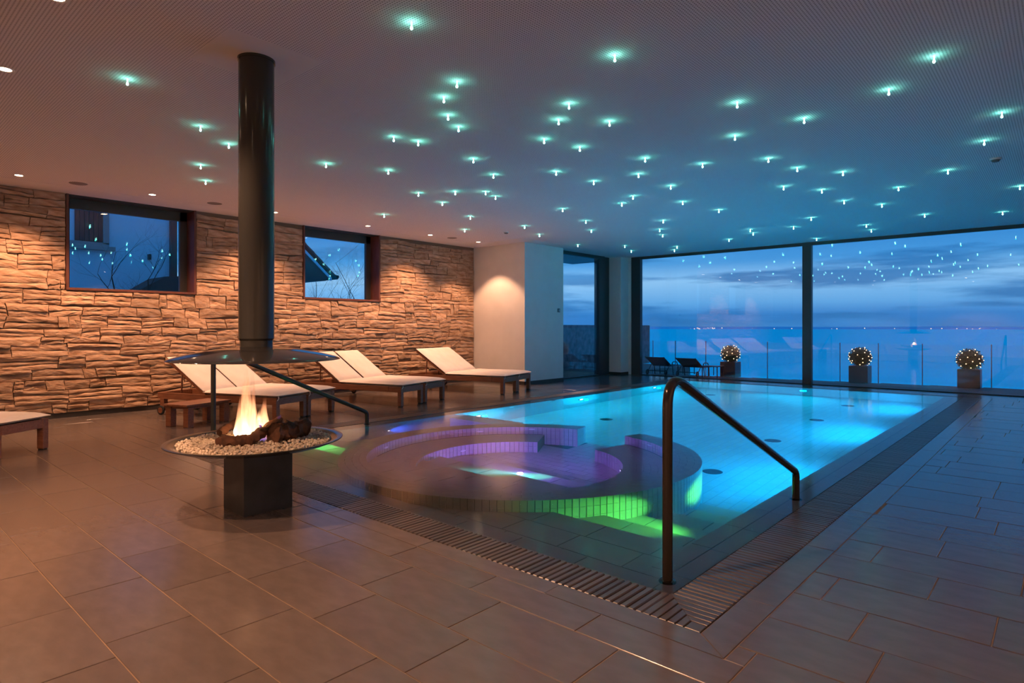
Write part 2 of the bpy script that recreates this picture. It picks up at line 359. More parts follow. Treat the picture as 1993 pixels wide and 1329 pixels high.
# ------------------------------------------------------------------ room shell
XW, YB, XR, YG = -10.75, -4.2, 3.4, 15.0      # stone wall, back wall, right wall, glass wall
PX0, PX1, PY0, PY1 = -7.10, -1.44, 2.777, 14.25    # water edge
GX0, GX1, GY0 = -7.38, -1.16, 2.497                # outside of the grate
SX0, SX1, SY0 = GX0-.145, GX1+.16, GY0-.135            # border strip

def rect_sub(r, h):
    x0, x1, y0, y1 = r; a0, a1, b0, b1 = h
    if x1 <= a0 or x0 >= a1 or y1 <= b0 or y0 >= b1: return [r]
    out = []
    if y0 < b0: out.append((x0, x1, y0, b0)); y0 = b0
    if y1 > b1: out.append((x0, x1, b1, y1)); y1 = b1
    if x0 < a0: out.append((x0, a0, y0, y1))
    if x1 > a1: out.append((a1, x1, y0, y1))
    return out
fwd = Vector((-math.sin(math.radians(41.83)), math.cos(math.radians(41.83)))); rgt = Vector((fwd.y, -fwd.x))
def in_view(x, y, m=.06):
    d = Vector((x, y)).dot(fwd)
    return d > .3 and abs(Vector((x, y)).dot(rgt)/d) < .827+m
def depth(x, y): return Vector((x, y)).dot(fwd)

floor_mb = MB()
for r in rect_sub((XW-.6, XR+.3, YB-.3, YG+.02), (GX0, GX1, GY0, PY1)): floor_mb.box(*r, -.35, -.0035)
floor = struct(floor_mb.build('floor', M['grout']))
tag(floor, 'dark slate tiled floor around the pool', None)
PITCH, LEN, G = .3435, .648, .005
known = {1: -4.24, 2: -3.965, 3: -3.80, 0: -3.44, 7: -.672-LEN*5, 8: -.875-LEN*5, 9: -.495-LEN*5, 6: -.543-LEN*5, 10: -.81-LEN*5, 11: -.545-LEN*5, 5: -.92-LEN*5, 13: -.337-LEN*5}
tiles = []
holes = [(SX0, SX1, SY0, PY1), (XW-1, -9.12, 10.62, 12.06), (XW-1, -9.4, 10.62, 15.1), (XW-1, -9.07, 14.6, 15.1)]
for k in range(-14, 43):
    y0 = .437+PITCH*k; y1 = y0+PITCH
    off = known.get(k, -3.5+random.Random(k*17+3).random()*LEN)
    j = -14
    while True:
        x0 = off+LEN*j; x1 = x0+LEN; j += 1
        if x0 > XR: break
        if x1 < XW: continue
        rs = [(max(x0, XW), min(x1, XR), max(y0, YB), min(y1, YG))]
        for h in holes: rs = [q for r in rs for q in rect_sub(r, h)]
        for r in rs:
            if r[1]-r[0] > .02 and r[3]-r[2] > .02: tiles.append(r)
tiles = [(r, (in_view((r[0]+r[1])/2, (r[2]+r[3])/2, .12)), (r[1]-r[0])*(r[3]-r[2])/max(.3, depth((r[0]+r[1])/2, (r[2]+r[3])/2))**3) for r in tiles]
tiles.sort(key=lambda t: (not t[1], -t[2]))
rest = MB(); full_me = None
for i, (r, vis, s) in enumerate(tiles):
    x0, x1, y0, y1 = r; z = random.uniform(-.0008, .0008)
    if i < 285:
        if abs(x1-x0-LEN) < 1e-4 and abs(y1-y0-PITCH) < 1e-4:
            if full_me is None: full_me = MB().tile(-LEN/2+G/2, LEN/2-G/2, -PITCH/2+G/2, PITCH/2-G/2, 0, .02, .002).mesh('tile', M['slate'])
            link_mesh('tile', full_me, floor, ((x0+x1)/2, (y0+y1)/2, z))
        else:
            cx, cy_ = (x0+x1)/2, (y0+y1)/2
            MB().tile(x0-cx+G/2, x1-cx-G/2, y0-cy_+G/2, y1-cy_-G/2, 0, .02, .002).build('tile', M['slate'], floor, loc=(cx, cy_, z))
    else: rest.tile(x0+G/2, x1-G/2, y0+G/2, y1-G/2, z, .02, .002)
tag(rest.build('tile_field', M['slate'], floor), kind='stuff')
# border strip of narrow tiles round the grate, mitred at the corners
def strip_tile(pts): 
    c = (sum(p[0] for p in pts)/len(pts), sum(p[1] for p in pts)/len(pts))
    MB().poly([(p[0]-c[0], p[1]-c[1]) for p in pts], -.02, 0).build('border_tile', M['slate'], floor, loc=(c[0], c[1], random.uniform(-.0006, .0006)))
g = .003
x = GX1
strip_tile([(SX1-g, SY0+2*g), (SX1-g, SY0+.60), (GX1+g, SY0+.60), (GX1+g, GY0+g)])
y = SY0+.60
while y < PY1:
    y2 = min(y+.97, PY1); strip_tile([(GX1+g, y+g), (SX1-g, y+g), (SX1-g, y2-g), (GX1+g, y2-g)]); y = y2
strip_tile([(SX1-2*g, SY0+g), (GX1-g, GY0-g), (SX1-.9, GY0-g), (SX1-.9, SY0+g)][::-1])
x = SX1-.9
while x > GX0+.05:
    x2 = max(x-.97, GX0); strip_tile([(x2+g, SY0+g), (x-g, SY0+g), (x-g, GY0-g), (x2+g, GY0-g)]); x = x2
strip_tile([(SX0+g, SY0+g), (GX0-g, SY0+g), (GX0-g, GY0+.5), (SX0+g, GY0+.5)])
y = GY0+.5
while y < PY1:
    y2 = min(y+.97, PY1); strip_tile([(SX0+g, y+g), (GX0-g, y+g), (GX0-g, y2-g), (SX0+g, y2-g)]); y = y2

# ceiling
ce = MB(); ce.box(XW-.5, XR+.2, YB-.2, YG+.35, CEIL, CEIL+.25)
ceiling = struct(ce.build('ceiling', M['ceiling'])); tag(ceiling, 'perforated acoustic ceiling over the pool hall')
pl = MB(); pl.box(XW-.4, -10.18, YB, 10.62, CEIL-.0015, CEIL+.01); pl.box(-10.18, -8.75, 10.10, 10.62, CEIL-.0015, CEIL+.01); pl.box(-9.12, -8.75, 10.62, YG, CEIL-.0015, CEIL+.01)
pl.box(XW-.4, -9.12, 10.62, YG, CEIL-.0015, CEIL+.01)
pl.box(-4.355-.33, -4.355+.33, 2.1-.33, 2.1+.33, CEIL-.0015, CEIL+.01)
pl.build('plain_margin', M['ceil_plain'], ceiling)

# walls that the picture does not show but that close the room
struct(MB().box(XW-.5, XR+.3, YB-.25, YB, -.05, CEIL+.05).build('wall_back', M['plaster']))
struct(MB().box(XR, XR+.25, YB, YG+.1, -.05, CEIL+.05).build('wall_right', M['plaster']))
# white corner pier and far corner
def pier(name, x0, x1, y0, y1, lab):
    o = struct(MB().box(x0, x1, y0, y1, -.02, CEIL).build(name, M['plaster'])); tag(o, lab); return o
p1 = pier('wall_corner_pier', XW-.3, -9.12, 10.62, 12.06, 'white plaster pier between stone wall and narrow window')
p2 = pier('wall_window_pier', -9.62, -9.07, 14.6, YG+.05, 'slim white pier between narrow window and big panes')
b = MB(); b.box(XW, -9.105, 10.605, 10.62, 0, .075); b.box(-9.12, -9.105, 10.605, 12.06, 0, .075)
struct(b.build('baseboard_pier', M['base']))
b = MB(); b.box(-9.45, -9.055, 14.585, 14.6, 0, .07); b.box(-9.07, -9.055, 14.585, 14.96, 0, .07)
struct(b.build('baseboard_corner', M['base']))

# ------------------------------------------------------------------ stone wall with its stones
WINS = [(2.36, 4.15, 1.84), (6.08, 7.84, 1.835)]
wl = MB()
ys = [YB, 2.36, 4.15, 6.08, 7.84, 10.62]
for i in range(5):
    top = 1.84 if i in (1, 3) else CEIL+.02
    wl.box(XW-.42, XW-.012, ys[i], ys[i+1], -.05, top)
wall = struct(wl.build('wall_left', M['mortar'])); tag(wall, 'wall clad in split sandstone ledges behind the loungers')
stones = []
def split_region(y0, y1, z0, z1, seed):
    rnd = random.Random(seed)
    hs = []; z = z0
    while z < z1-.09:
        h = rnd.choice((.085, .11, .13, .15, .18, .21)); 
        if z+h > z1-.07: h = z1-z
        hs.append((z, z+h)); z += h
    ph = rnd.random()*50
    def edge(z, y):
        if abs(z-z0) < 1e-6 or abs(z-z1) < 1e-6: return z
        return z+.016*math.sin(y*5.1+z*31+ph)+.012*math.sin(y*12.7+z*57)+.018*(noise.noise(Vector((y*2.2, z*9, ph))))
    for (a, b_) in hs:
        y = y0; h = b_-a; xs = [y0]
        while y < y1-.01:
            w = rnd.uniform(.26, .72) if h > .12 else rnd.uniform(.18, .62)
            y += w
            if y > y1-.16: y = y1
            xs.append(y)
        sl = [0]+[rnd.uniform(-.02, .02) for _ in xs[1:-1]]+[0]
        for i in range(len(xs)-1):
            l0, l1 = xs[i], xs[i+1]; s0, s1 = sl[i], sl[i+1]
            P = lambda y, z, s: (y+s*(1 if z == 'b' else -1), edge(a if z == 'b' else b_, y))
            A, B, C_, D = P(l0, 'b', s0), P(l1, 'b', s1), P(l1, 't', s1), P(l0, 't', s0)
            lerp = lambda p, q, t: (p[0]+(q[0]-p[0])*t, p[1]+(q[1]-p[1])*t)
            def sub(Q, mode):
                A, B, C_, D = Q
                if mode == 'one': stones.append(Q)
                elif mode == 'h2':
                    t0, t1 = rnd.uniform(.3, .7), rnd.uniform(.3, .7); m0, m1 = lerp(A, D, t0), lerp(B, C_, t1)
                    stones.append((A, B, m1, m0)); stones.append((m0, m1, C_, D))
                elif mode == 'h3':
                    t0, t1 = rnd.uniform(.25, .4), rnd.uniform(.25, .4); u0, u1 = rnd.uniform(.6, .75), rnd.uniform(.6, .75)
                    m0, m1, n0, n1 = lerp(A, D, t0), lerp(B, C_, t1), lerp(A, D, u0), lerp(B, C_, u1)
                    stones.append((A, B, m1, m0)); stones.append((m0, m1, n1, n0)); stones.append((n0, n1, C_, D))
                elif mode == 'v':
                    t = rnd.uniform(.3, .7); m0, m1 = lerp(A, B, t), lerp(D, C_, t+rnd.uniform(-.05, .05))
                    sub((A, m0, m1, D), rnd.choice(('one', 'h2', 'h2'))); sub((m0, B, C_, m1), rnd.choice(('h2', 'h3', 'one', 'h2')))
            if h < .10: m = 'one'
            elif h < .135: m = rnd.choice(('one', 'h2', 'one'))
            elif h < .17: m = rnd.choice(('h2', 'v', 'h2', 'one', 'h2'))
            else: m = rnd.choice(('h2', 'h3', 'v', 'h3', 'h2'))
            sub((A, B, C_, D), m)
split_region(-1.2, 10.6, .075, 1.835, 11)
split_region(-1.2, 2.355, 1.84, CEIL, 12); split_region(4.155, 6.075, 1.84, CEIL, 13); split_region(7.845, 10.6, 1.84, CEIL, 14)
def stone_mb(Q, mb, rnd):
    A, B, C_, D = Q; w = ((B[0]-A[0])+(C_[0]-D[0]))/2; h = ((D[1]-A[1])+(C_[1]-B[1]))/2
    nu = 8 if w > .34 else 6; nv = 4 if h > .05 else 3
    gu = min(.3, .0028/max(w, .02)); gv = min(.3, .0022/max(h, .02)); ph = rnd.random()*99
    base = rnd.uniform(.001, .024); tu, tv = rnd.uniform(-.006, .006), rnd.uniform(-.008, .003)
    vs = []; fs = []
    for j in range(nv):
        for i in range(nu):
            u = gu+(1-2*gu)*i/(nu-1); v = gv+(1-2*gv)*j/(nv-1)
            e = (i in (0, nu-1)) or (j in (0, nv-1))
            if not e:
                u += rnd.uniform(-.25, .25)/nu; v += rnd.uniform(-.22, .22)/nv
            y = (A[0]*(1-u)+B[0]*u)*(1-v)+(D[0]*(1-u)+C_[0]*u)*v; z = (A[1]*(1-u)+B[1]*u)*(1-v)+(D[1]*(1-u)+C_[1]*u)*v
            if j in (0, nv-1) and 0 < i < nu-1: z += (1 if j == 0 else -1)*rnd.uniform(-.005, .009)*min(1, h/.07)
            if i in (0, nu-1): y += (1 if i == 0 else -1)*rnd.uniform(-.003, .007)
            n = noise.noise(Vector((y*7, z*16, ph)))*.012+noise.noise(Vector((y*21, z*40, ph)))*.005
            d = base+tu*(u-.5)*2+tv*(v-.5)*2+n*.75+(0 if e else rnd.uniform(.003, .010))
            vs.append((XW+d, y, z))
    for j in range(nv-1):
        for i in range(nu-1):
            q = (j*nu+i, j*nu+i+1, (j+1)*nu+i+1, (j+1)*nu+i)
            if rnd.random() < .5: fs += [(q[0], q[1], q[2]), (q[0], q[2], q[3])]
            else: fs += [(q[0], q[1], q[3]), (q[1], q[2], q[3])]
    ring = [i for i in range(nu)]+[j*nu+nu-1 for j in range(1, nv)]+[(nv-1)*nu+i for i in range(nu-2, -1, -1)]+[j*nu for j in range(nv-2, 0, -1)]
    n0 = len(vs); vs += [(XW-.035, vs[k][1], vs[k][2]) for k in ring]
    for i in range(len(ring)):
        j = (i+1) % len(ring); fs.append((ring[j], ring[i], n0+i, n0+j))
    mb.add(vs, fs)
def stone_size(Q):
    y = (Q[0][0]+Q[2][0])/2
    w = abs(Q[1][0]-Q[0][0])*abs(Q[3][1]-Q[0][1])
    return w/max(1, depth(XW, y))**2*(1 if in_view(XW, y, .01) else .01)
stones.sort(key=lambda q: -stone_size(q))
rnd = random.Random(5); field = MB()
for i, Q in enumerate(stones):
    if i < 298:
        c = Vector((XW, (Q[0][0]+Q[2][0])/2, (Q[0][1]+Q[2][1])/2)); mb = MB(); stone_mb(Q, mb, rnd)
        mb.v = [(v[0]-c.x, v[1]-c.y, v[2]-c.z) for v in mb.v]; mb.build('stone', M['stone'], wall, loc=c)
    else: stone_mb(Q, field, rnd)
tag(field.build('stone_field', M['stone'], wall), kind='stuff')
b = MB(); b.box(XW-.03, XW+.005, YB, 10.6, 0, .072); struct(b.build('baseboard_left', M['base']))

# ------------------------------------------------------------------ windows
def punched(name, y0, y1, z0, lab):
    r = struct(empty(name, (XW, y0, z0))); tag(r, lab)
    D = .34; H = CEIL-z0; W = y1-y0
    m = MB(); m.cbox(-D, .03, 0, .035, .035, H, .003); m.cbox(-D, .03, W-.035, W, .035, H, .003); m.cbox(-D, .03, 0, W, 0, .035, .003)
    m.build('reveal', M['redwood'], r)
    m = MB(); a = .075
    m.cbox(-D, -D+.07, .035, .035+a, .035, H, .003); m.cbox(-D, -D+.07, W-.035-a*1.5, W-.035, .035, H, .003); m.cbox(-D, -D+.07, .035, W-.035, .035, .055, .003); m.cbox(-D, -D+.07, .035, W-.035, H-.16, H, .003)
    m.box(-D, .0, .035, W-.035, H-.012, H)
    m.build('window_frame', M['frame'], r)
    for dx in (.020, .048): MB().box(-D+dx, -D+dx+.005, .11, W-.15, .055, H-.16).build('pane', M['glass'], r)
    return r
punched('window_1', 2.36, 4.15, 1.84, 'left punched window with dark wood reveal in the stone wall')
punched('window_2', 6.08, 7.84, 1.835, 'right punched window with dark wood reveal in the stone wall')
# narrow floor-to-ceiling window beside the corner pier
r = struct(empty('window_3', (-9.4, 12.06, 0))); tag(r, 'narrow tall window between the white piers')
m = MB(); m.cbox(-.08, .03, 1.94, 2.20, 0, CEIL, .004); m.cbox(-.08, .03, 0, 1.95, 3.14, CEIL, .004); m.cbox(-.08, .03, 0, 1.95, 0, .03, .004); m.cbox(-.08, .03, -.02, .03, 0, CEIL, .004); m.box(-.3, -.05, 2.18, 2.6, 0, CEIL)
m.build('window_frame', M['frame'], r)
for dx in (-.03, .0): MB().box(dx, dx+.005, .03, 1.94, .03, 3.14).build('pane', M['glass'], r)
# big glass wall
def big(name, x0, x1, lab):
    r = struct(empty(name, (x0, YG, 0))); tag(r, lab); W = x1-x0
    m = MB(); m.cbox(0, W, -.03, .05, 3.16, CEIL, .004); m.cbox(0, W, -.03, .05, 0, .02, .004)
    m.build('window_frame', M['frame'], r)
    for dy in (-.012, .020): MB().box(.0, W, dy, dy+.006, .02, 3.16).build('pane', M['glass'], r)
    return r
big('window_4', -8.68, -4.49, 'left big floor-to-ceiling pane facing the lake')
big('window_5', -4.30, XR, 'right big floor-to-ceiling pane facing the lake')
struct(MB().cbox(-4.49, -4.30, YG-.05, YG+.08, 0, CEIL, .005).build('trim_mullion', M['frame']))
struct(MB().cbox(-8.96, -8.68, YG-.05, YG+.08, 0, CEIL, .005).build('trim_jamb', M['frame']))
struct(MB().box(-9.1, -8.9, YG-.02, YG+.08, 0, CEIL).build('trim_corner', M['plaster']))

# ------------------------------------------------------------------ pool
ZF = -1.35
pool = empty('swimming_pool', (-4.3, 8.5, 0), label='large sunken pool glowing cyan blue behind the round whirlpool', cat='swimming pool')
POFF = Vector((-4.3, 8.5, 0))
def loc(mb, off): mb.v = [(v[0]-off.x, v[1]-off.y, v[2]-off.z) for v in mb.v]; return mb
ZR = -.03
rim = MB()   # rim blocks
rim.box(PX0, WL-.0, PY0, PY1, -1.5, ZR-.012); rim.box(-1.70, PX1, PY0, PY1, -1.5, ZR-.012); rim.box(WL, -1.70, PY0, 2.93, -1.5, ZR-.012); rim.box(WL, -1.70, 14.12, PY1, -1.5, ZR-.012)
loc(rim, POFF).build('rim_core', M['pool_joint'], pool)
t = MB(); g = .0028
def rowtiles(mb, a0, a1, b0, b1, z, L_, axis, seed=0):
    p = a0+(random.Random(seed).random()*L_ if seed else 0)-L_
    while p < a1:
        q0, q1 = max(p, a0), min(p+L_, a1); p += L_
        if q1-q0 < .02: continue
        if axis == 'y': mb.tile(b0+g, b1-g, q0+g, q1-g, z, .011, .0015)
        else: mb.tile(q0+g, q1-g, b0+g, b1-g, z, .011, .0015)
rowtiles(t, PY0+.13, PY1, -1.57, PX1-.0, ZR, .49, 'y', 3); rowtiles(t, 2.93, PY1, -1.70, -1.57, ZR, .49, 'y', 4)
rowtiles(t, PY0+.13, PY1, PX0, -6.985, ZR, .49, 'y', 5); rowtiles(t, 2.93, PY1, -6.985, WL, ZR, .49, 'y', 6)
rowtiles(t, PX0, PX1, PY0, 2.93, ZR, .49, 'x', 7); rowtiles(t, WL, -1.70, 14.12, PY1, ZR, .49, 'x', 8)
tag(loc(t, POFF).build('rim_tiles', M['pool_tile'], pool), kind='stuff')
# shell: floor, walls
s = MB(); s.box(WL-.1, -1.6, 2.9, 14.2, ZF-.1, ZF); loc(s, POFF).build('basin_floor', M['brick_floor'], pool)
s = MB(); s.box(WL-.02, WL+.004, 2.935, 14.11, ZF, ZR-.016); s.box(-1.704, -1.68, 2.935, 14.11, ZF, ZR-.016); loc(s, POFF).build('side_wall', M['brick_x'], pool)
s = MB(); s.box(WL, -1.70, 14.10, 14.12, ZF, ZR-.012); loc(s, POFF).build('end_wall', M['brick_y'], pool)
# light line on the floor / wall foot and pier dividing the whirlpool bay
s = MB(); s.box(WL, -5.75, 6.28, 6.66, ZF, -.30); loc(s, POFF).build('divider', M['brick_x'], pool)
# steps
STEPS = [(2.93, 3.74, -.35), (3.74, 4.08, -.52), (4.08, 4.43, -.69), (4.43, 4.80, -.86), (4.80, 5.15, -1.03), (5.15, 5.50, -1.2)]
for (y0, y1, z) in STEPS:
    t = MB(); nrow = max(1, round((y1-y0)/.25)); w = (y1-y0)/nrow
    core = MB(); core.box(WL, -1.70, y0, y1-.004, ZF, z-.012); loc(core, POFF).build('step_core', M['pool_joint'], pool)
    for k in range(nrow): rowtiles(t, WL, -1.70, y0+k*w, y0+(k+1)*w, z, .49, 'x', 20+k+int(-z*100))
    t.box(WL, -1.70, y1-.003, y1, z-.17, z-.002)
    tag(loc(t, POFF).build('step', M['pool_tile'], pool), kind='stuff')
# drains and inlets
for x, y in [(-2.97, 6.71), (-5.68, 8.69), (-3.0, 8.72), (-3.02, 10.8), (-3.06, 12.88), (-5.74, 12.86)]:
    d = MB(); d.lathe([(.0, .012), (.10, .012), (.105, .004), (.11, 0)], n=24, cap=False); d.build('floor_drain', M['dark'], pool, loc=(x-POFF.x, y-POFF.y, ZF))
for y, z in [(7.665, -.13), (10.07, -.08), (8.79, -.08)]:
    d = MB(); d.lathe([(0, .012), (.05, .012), (.06, 0)], n=20, cap=False); o = d.build('inlet', M['white_plastic'] if y != 8.79 else M['dark'], pool, loc=(WL-POFF.x, y-POFF.y, z-.03)); o.rotation_euler = (0, PI/2, 0)
for x in (-5.55, -4.95):
    MB().box(-.11, .11, -.012, 0, -.03, .03).build('skimmer_slot', M['white_plastic'], pool, loc=(x-POFF.x, 14.10-POFF.y, -.12))

# whirlpool
g = .0022
WC = Vector((-4.33, 4.95, 0)); R0, R1, RB = 1.58, 1.86, 1.085
whirl = empty('whirlpool', WC, label='round sunken whirlpool with tiled ring wall inside the big pool', cat='whirlpool')
def arc_block(mb, ra, rb, a0, a1, z0, z1, n=None):
    n = n or max(1, int(math.degrees(abs(a1-a0))/4)); vs = []; fs = []
    for i in range(n+1):
        a = a0+(a1-a0)*i/n; c, s_ = math.cos(a), math.sin(a)
        vs += [(ra*c, ra*s_, z0), (rb*c, rb*s_, z0), (rb*c, rb*s_, z1), (ra*c, ra*s_, z1)]
    for i in range(n):
        p = 4*i
        for k in range(4): fs.append((p+k, p+(k+1) % 4, p+4+(k+1) % 4, p+4+k))
    fs += [(0, 3, 2, 1), (4*n, 4*n+1, 4*n+2, 4*n+3)]
    mb.add(vs, fs)
rad = math.radians
A0, A1 = rad(103), rad(437)
s = MB(); arc_block(s, R0+.008, R1-.008, A0+.004, A1-.004, ZF, -.062); s.build('ring_core', M['pool_joint'], whirl)
s = MB(); arc_block(s, RB+.008, R0+.01, rad(119), A1-.004, ZF, -.562); s.build('bench_core', M['pool_joint'], whirl)
s = MB(); s.lathe([(0, -1.11), (R0+.02, -1.11), (R0+.02, ZF)], n=64, cap=False); arc_block(s, R0, R1, rad(77), rad(103), ZF, -1.11); s.build('basin_core', M['pool_joint'], whirl)
def arc_tile(ra, rb, a0, a1, z, flat_out=False):
    mb = MB(); am = (a0+a1)/2; n = 2 if (a1-a0)*rb > .2 else 1; pts = []
    ga = g/ra
    for i in range(n+1): a = a0+ga+(a1-a0-2*ga)*i/n; pts.append((ra+g, a))
    for i in range(n, -1, -1): a = a0+ga+(a1-a0-2*ga)*i/n; pts.append((rb-g, a))
    P = [(r_*math.cos(a), r_*math.sin(a)) for r_, a in pts]
    return P[::-1]
extra = MB(); count = 0
# ring top: four concentric rows
wr = (R1-R0)/4
for k in range(4):
    ra, rb = R0+wr*k, R0+wr*(k+1); n = 64; st = (A1-A0)/n; o_ = (k % 2)*.5
    edges = [A0]+[A0+st*(i+o_) for i in range(1 if o_ == 0 else 0, n) if st*(i+o_) > .02]+[A1]
    for i in range(len(edges)-1):
        P = arc_tile(ra, rb, edges[i], edges[i+1], -.05)
        c = (sum(p[0] for p in P)/len(P), sum(p[1] for p in P)/len(P))
        MB().poly([(p[0]-c[0], p[1]-c[1]) for p in P][::-1], -.012, 0, .0015).build('ring_tile', M['pool_tile'], whirl, loc=(c[0], c[1], -.05))
def wall_tile(mb, r, a0, a1, z0, z1, outward=1, th=.009):
    ga = g/r; a0 += ga; a1 -= ga; z0 += g; z1 -= g; b_ = .0015
    def pt(rr, a, z): return (rr*math.cos(a), rr*math.sin(a), z)
    ri = r-outward*th; be = b_/r
    vs = [pt(ri, a0, z0), pt(ri, a1, z0), pt(ri, a1, z1), pt(ri, a0, z1), pt(r, a0+be, z0+b_), pt(r, a1-be, z0+b_), pt(r, a1-be, z1-b_), pt(r, a0+be, z1-b_)]
    mb.add(vs, [(4, 5, 6, 7)]+[(i, (i+1) % 4, (i+1) % 4+4, i+4) for i in range(4)])
# outer wall: upright tiles 12.5 x 24 cm
nco = 186; st = (A1-A0)/nco
for i in range(nco):
    a0 = A0+st*i; am = math.degrees(a0+st/2) % 360
    for j in range(6):
        z1 = -.052-.215*j; z0 = max(z1-.215, ZF)
        if z1 <= ZF+.02: continue
        vis = (262 < am or am < 22) and j < 2
        if vis and count < 290:
            mb = MB(); wall_tile(mb, R1, a0, a0+st, z0, z1, 1); mb.build('wall_tile', M['pool_tile'], whirl); count += 1
        else: wall_tile(extra, R1, a0, a0+st, z0, z1, 1)
for i in range(156):   # inner back-rest
    st2 = (A1-A0)/156; a0 = A0+st2*i
    for j in range(2 if math.degrees(a0) > 119 else 5):
        z1 = -.052-.24*j
        z0 = max(z1-.24, -.55) if math.degrees(a0) > 119 else z1-.24
        wall_tile(extra, R0, a0, a0+st2, z0, z1, -1)
B0, B1 = rad(119), A1
for i in range(104):
    st3 = (B1-B0)/104; a0 = B0+st3*i
    for j in range(3):
        z1 = -.552-.24*j; z0 = max(z1-.24, -1.1)
        if z1-z0 > .03: wall_tile(extra, RB, a0, a0+st3, z0, z1, -1)
for k in range(7):   # bench top
    ra = RB+(R0-RB)/7*k; rb = RB+(R0-RB)/7*(k+1); n = 58; st4 = (B1-B0)/n
    for i in range(-1, n+1):
        a0 = max(B0, B0+st4*(i+.5*(k % 2))); a1 = min(B1, B0+st4*(i+1+.5*(k % 2)))
        if a1-a0 > .02:
            P = arc_tile(ra, rb, a0, a1, 0); extra.poly(P[::-1], -.562, -.55, .0015)
# basin floor tiles (square grid clipped to the circle)
rr = R0-.01; k = -14
while k < 14:
    for j in range(-7, 8):
        x0, y0 = j*.245+(k % 2)*.1225, k*.122; x1, y1 = x0+.245, y0+.122
        if max(math.hypot(x, y) for x in (x0, x1) for y in (y0, y1)) < rr: extra.tile(x0+g, x1-g, y0+g, y1-g, -1.1, .011, .0015)
    k += 1
y = 1.50
for j in range(-3, 3): extra.tile(j*.13+.02, j*.13+.146, 1.46, 1.84, -1.1, .011, .0015)
# end faces of the ring and the bench
for ang, sgn in ((A0, 1), (A1, -1)):
    c, s_ = math.cos(ang), math.sin(ang)
    for j in range(4):
        z1 = -.052-.26*j; z0 = z1-.256
        n_ = Vector((s_, -c, 0))*(.006 if sgn > 0 else -.006)
        vs = [Vector((r_*c, r_*s_, z))+n_*e for e in (0, 1) for (r_, z) in ((R0+.003, z0), (R1-.003, z0), (R1-.003, z1), (R0+.003, z1))]
        extra.add(vs, [(4, 5, 6, 7), (0, 1, 5, 4), (1, 2, 6, 5), (2, 3, 7, 6), (3, 0, 4, 7)])
tag(extra.build('tile_lining', M['pool_tile'], whirl), kind='stuff')
for (x, y, z) in [(-3.918, 4.979, -1.1), (-4.8, 4.939, -1.1), (-4.76, 3.60, -.55)]:
    MB().lathe([(0, .008), (.075, .008), (.085, 0)], n=22, cap=False).build('suction_grille', M['dark'], whirl, loc=(x-WC.x, y-WC.y, z))
# square joint frame round the floor lamp, jets
f = MB()
for sx, sy, lx, ly in ((0, -.22, .44, .012), (0, .22, .44, .012), (-.22, 0, .012, .44), (.22, 0, .012, .44)): f.box(sx-lx/2, sx+lx/2, sy-ly/2, sy+ly/2, -1.1, -1.094)
o = f.build('access_frame', M['dark'], whirl)
for ang, z in ((150, -.3), (125, -.2), (170, -.82), (60, -.2), (205, -.3)):
    a = rad(ang); rr_ = (R0 if z > -.5 else RB)-.004
    o = MB().lathe([(0, .010), (.035, .012), (.045, 0)], n=18, cap=False).build('massage_jet', M['white_plastic'], whirl, loc=(rr_*math.cos(a), rr_*math.sin(a), z)); o.rotation_euler = (0, -PI/2, a)

# underwater luminaires
def lum(p, ang, led, lab, r_=.085, up=False):
    o = empty('underwater_light', p, label=lab, cat='pool light', group='underwater lights')
    o.rotation_euler = (0, 0, 0) if up else (0, PI/2, ang)
    MB().lathe([(r_*.72, .014), (r_, .014), (r_+.012, 0)], n=28, cap=False).build('bezel', M['chrome'], o)
    MB().lathe([(0, .016), (r_*.5, .015), (r_*.72, .011)], n=28, cap=False).build('lens', led, o)
lum((WL+.001, 6.86, -.55), 0, M['pool_led'], 'bright white underwater light low in the left pool wall, nearest the whirlpool')
lum((WL+.001, 9.64, -.50), 0, M['pool_led'], 'middle of three bright lights in the left pool wall')
lum((WL+.001, 12.44, -.42), 0, M['pool_led'], 'farthest bright light in the left pool wall, beside the handrail bend')
lum((WL+.001, 5.15, -.56), 0, M['pool_led_violet'], 'small violet underwater light in the dark left bay', .026)
lum((-4.338, 4.974, -1.1), 0, M['pool_led_violet'], 'violet white light in the middle of the whirlpool floor', .06, True)
lum((WC.x+(RB-.006)*math.cos(rad(38)), WC.y+(RB-.006)*math.sin(rad(38)), -.82), PI+rad(38), M['pool_led_violet'], 'small violet light in the right inner step of the whirlpool', .035)

# water
wtr = MB(); nx, ny = 12, 24
wtr.add([(PX0, PY0, 0), (PX1, PY0, 0), (PX1, PY1, 0), (PX0, PY1, 0)], [(0, 1, 2, 3)])
wv = wtr.build('pool_water', M['water'], loc=(0, 0, -.004)); tag(wv, 'still mirror-like water surface brimming to the grate', 'water')

# ------------------------------------------------------------------ overflow grates
BP = .0412; BW = .0335
def channel(name, x0, x1, y0, y1, lab):
    m = MB(); m.box(x0, x1, y0, y1, -.16, -.14); e = .006
    m.box(x0, x0+e, y0, y1, -.14, -.006); m.box(x1-e, x1, y0, y1, -.14, -.006)
    o = m.build(name, M['dark']); tag(o, lab, 'grate'); return o
gf = channel('overflow_grate', GX0, GX1, GY0, PY0, 'ribbed overflow grate along the near edge of the pool')
gr = channel('overflow_grate', PX1, GX1, PY0, PY1, 'long ribbed overflow grate along the right edge of the pool')
gl = channel('overflow_grate', GX0, PX0, PY0, PY1, 'ribbed overflow grate along the far left edge by the loungers')
bar_y = MB().cbox(-BW/2, BW/2, -.134, .134, -.028, 0, .005).mesh('bar', M['bar'])
bar_x = MB().cbox(-.134, .134, -BW/2, BW/2, -.028, 0, .005).mesh('bar', M['bar'])
x = PX1-BP*.6; n = 0
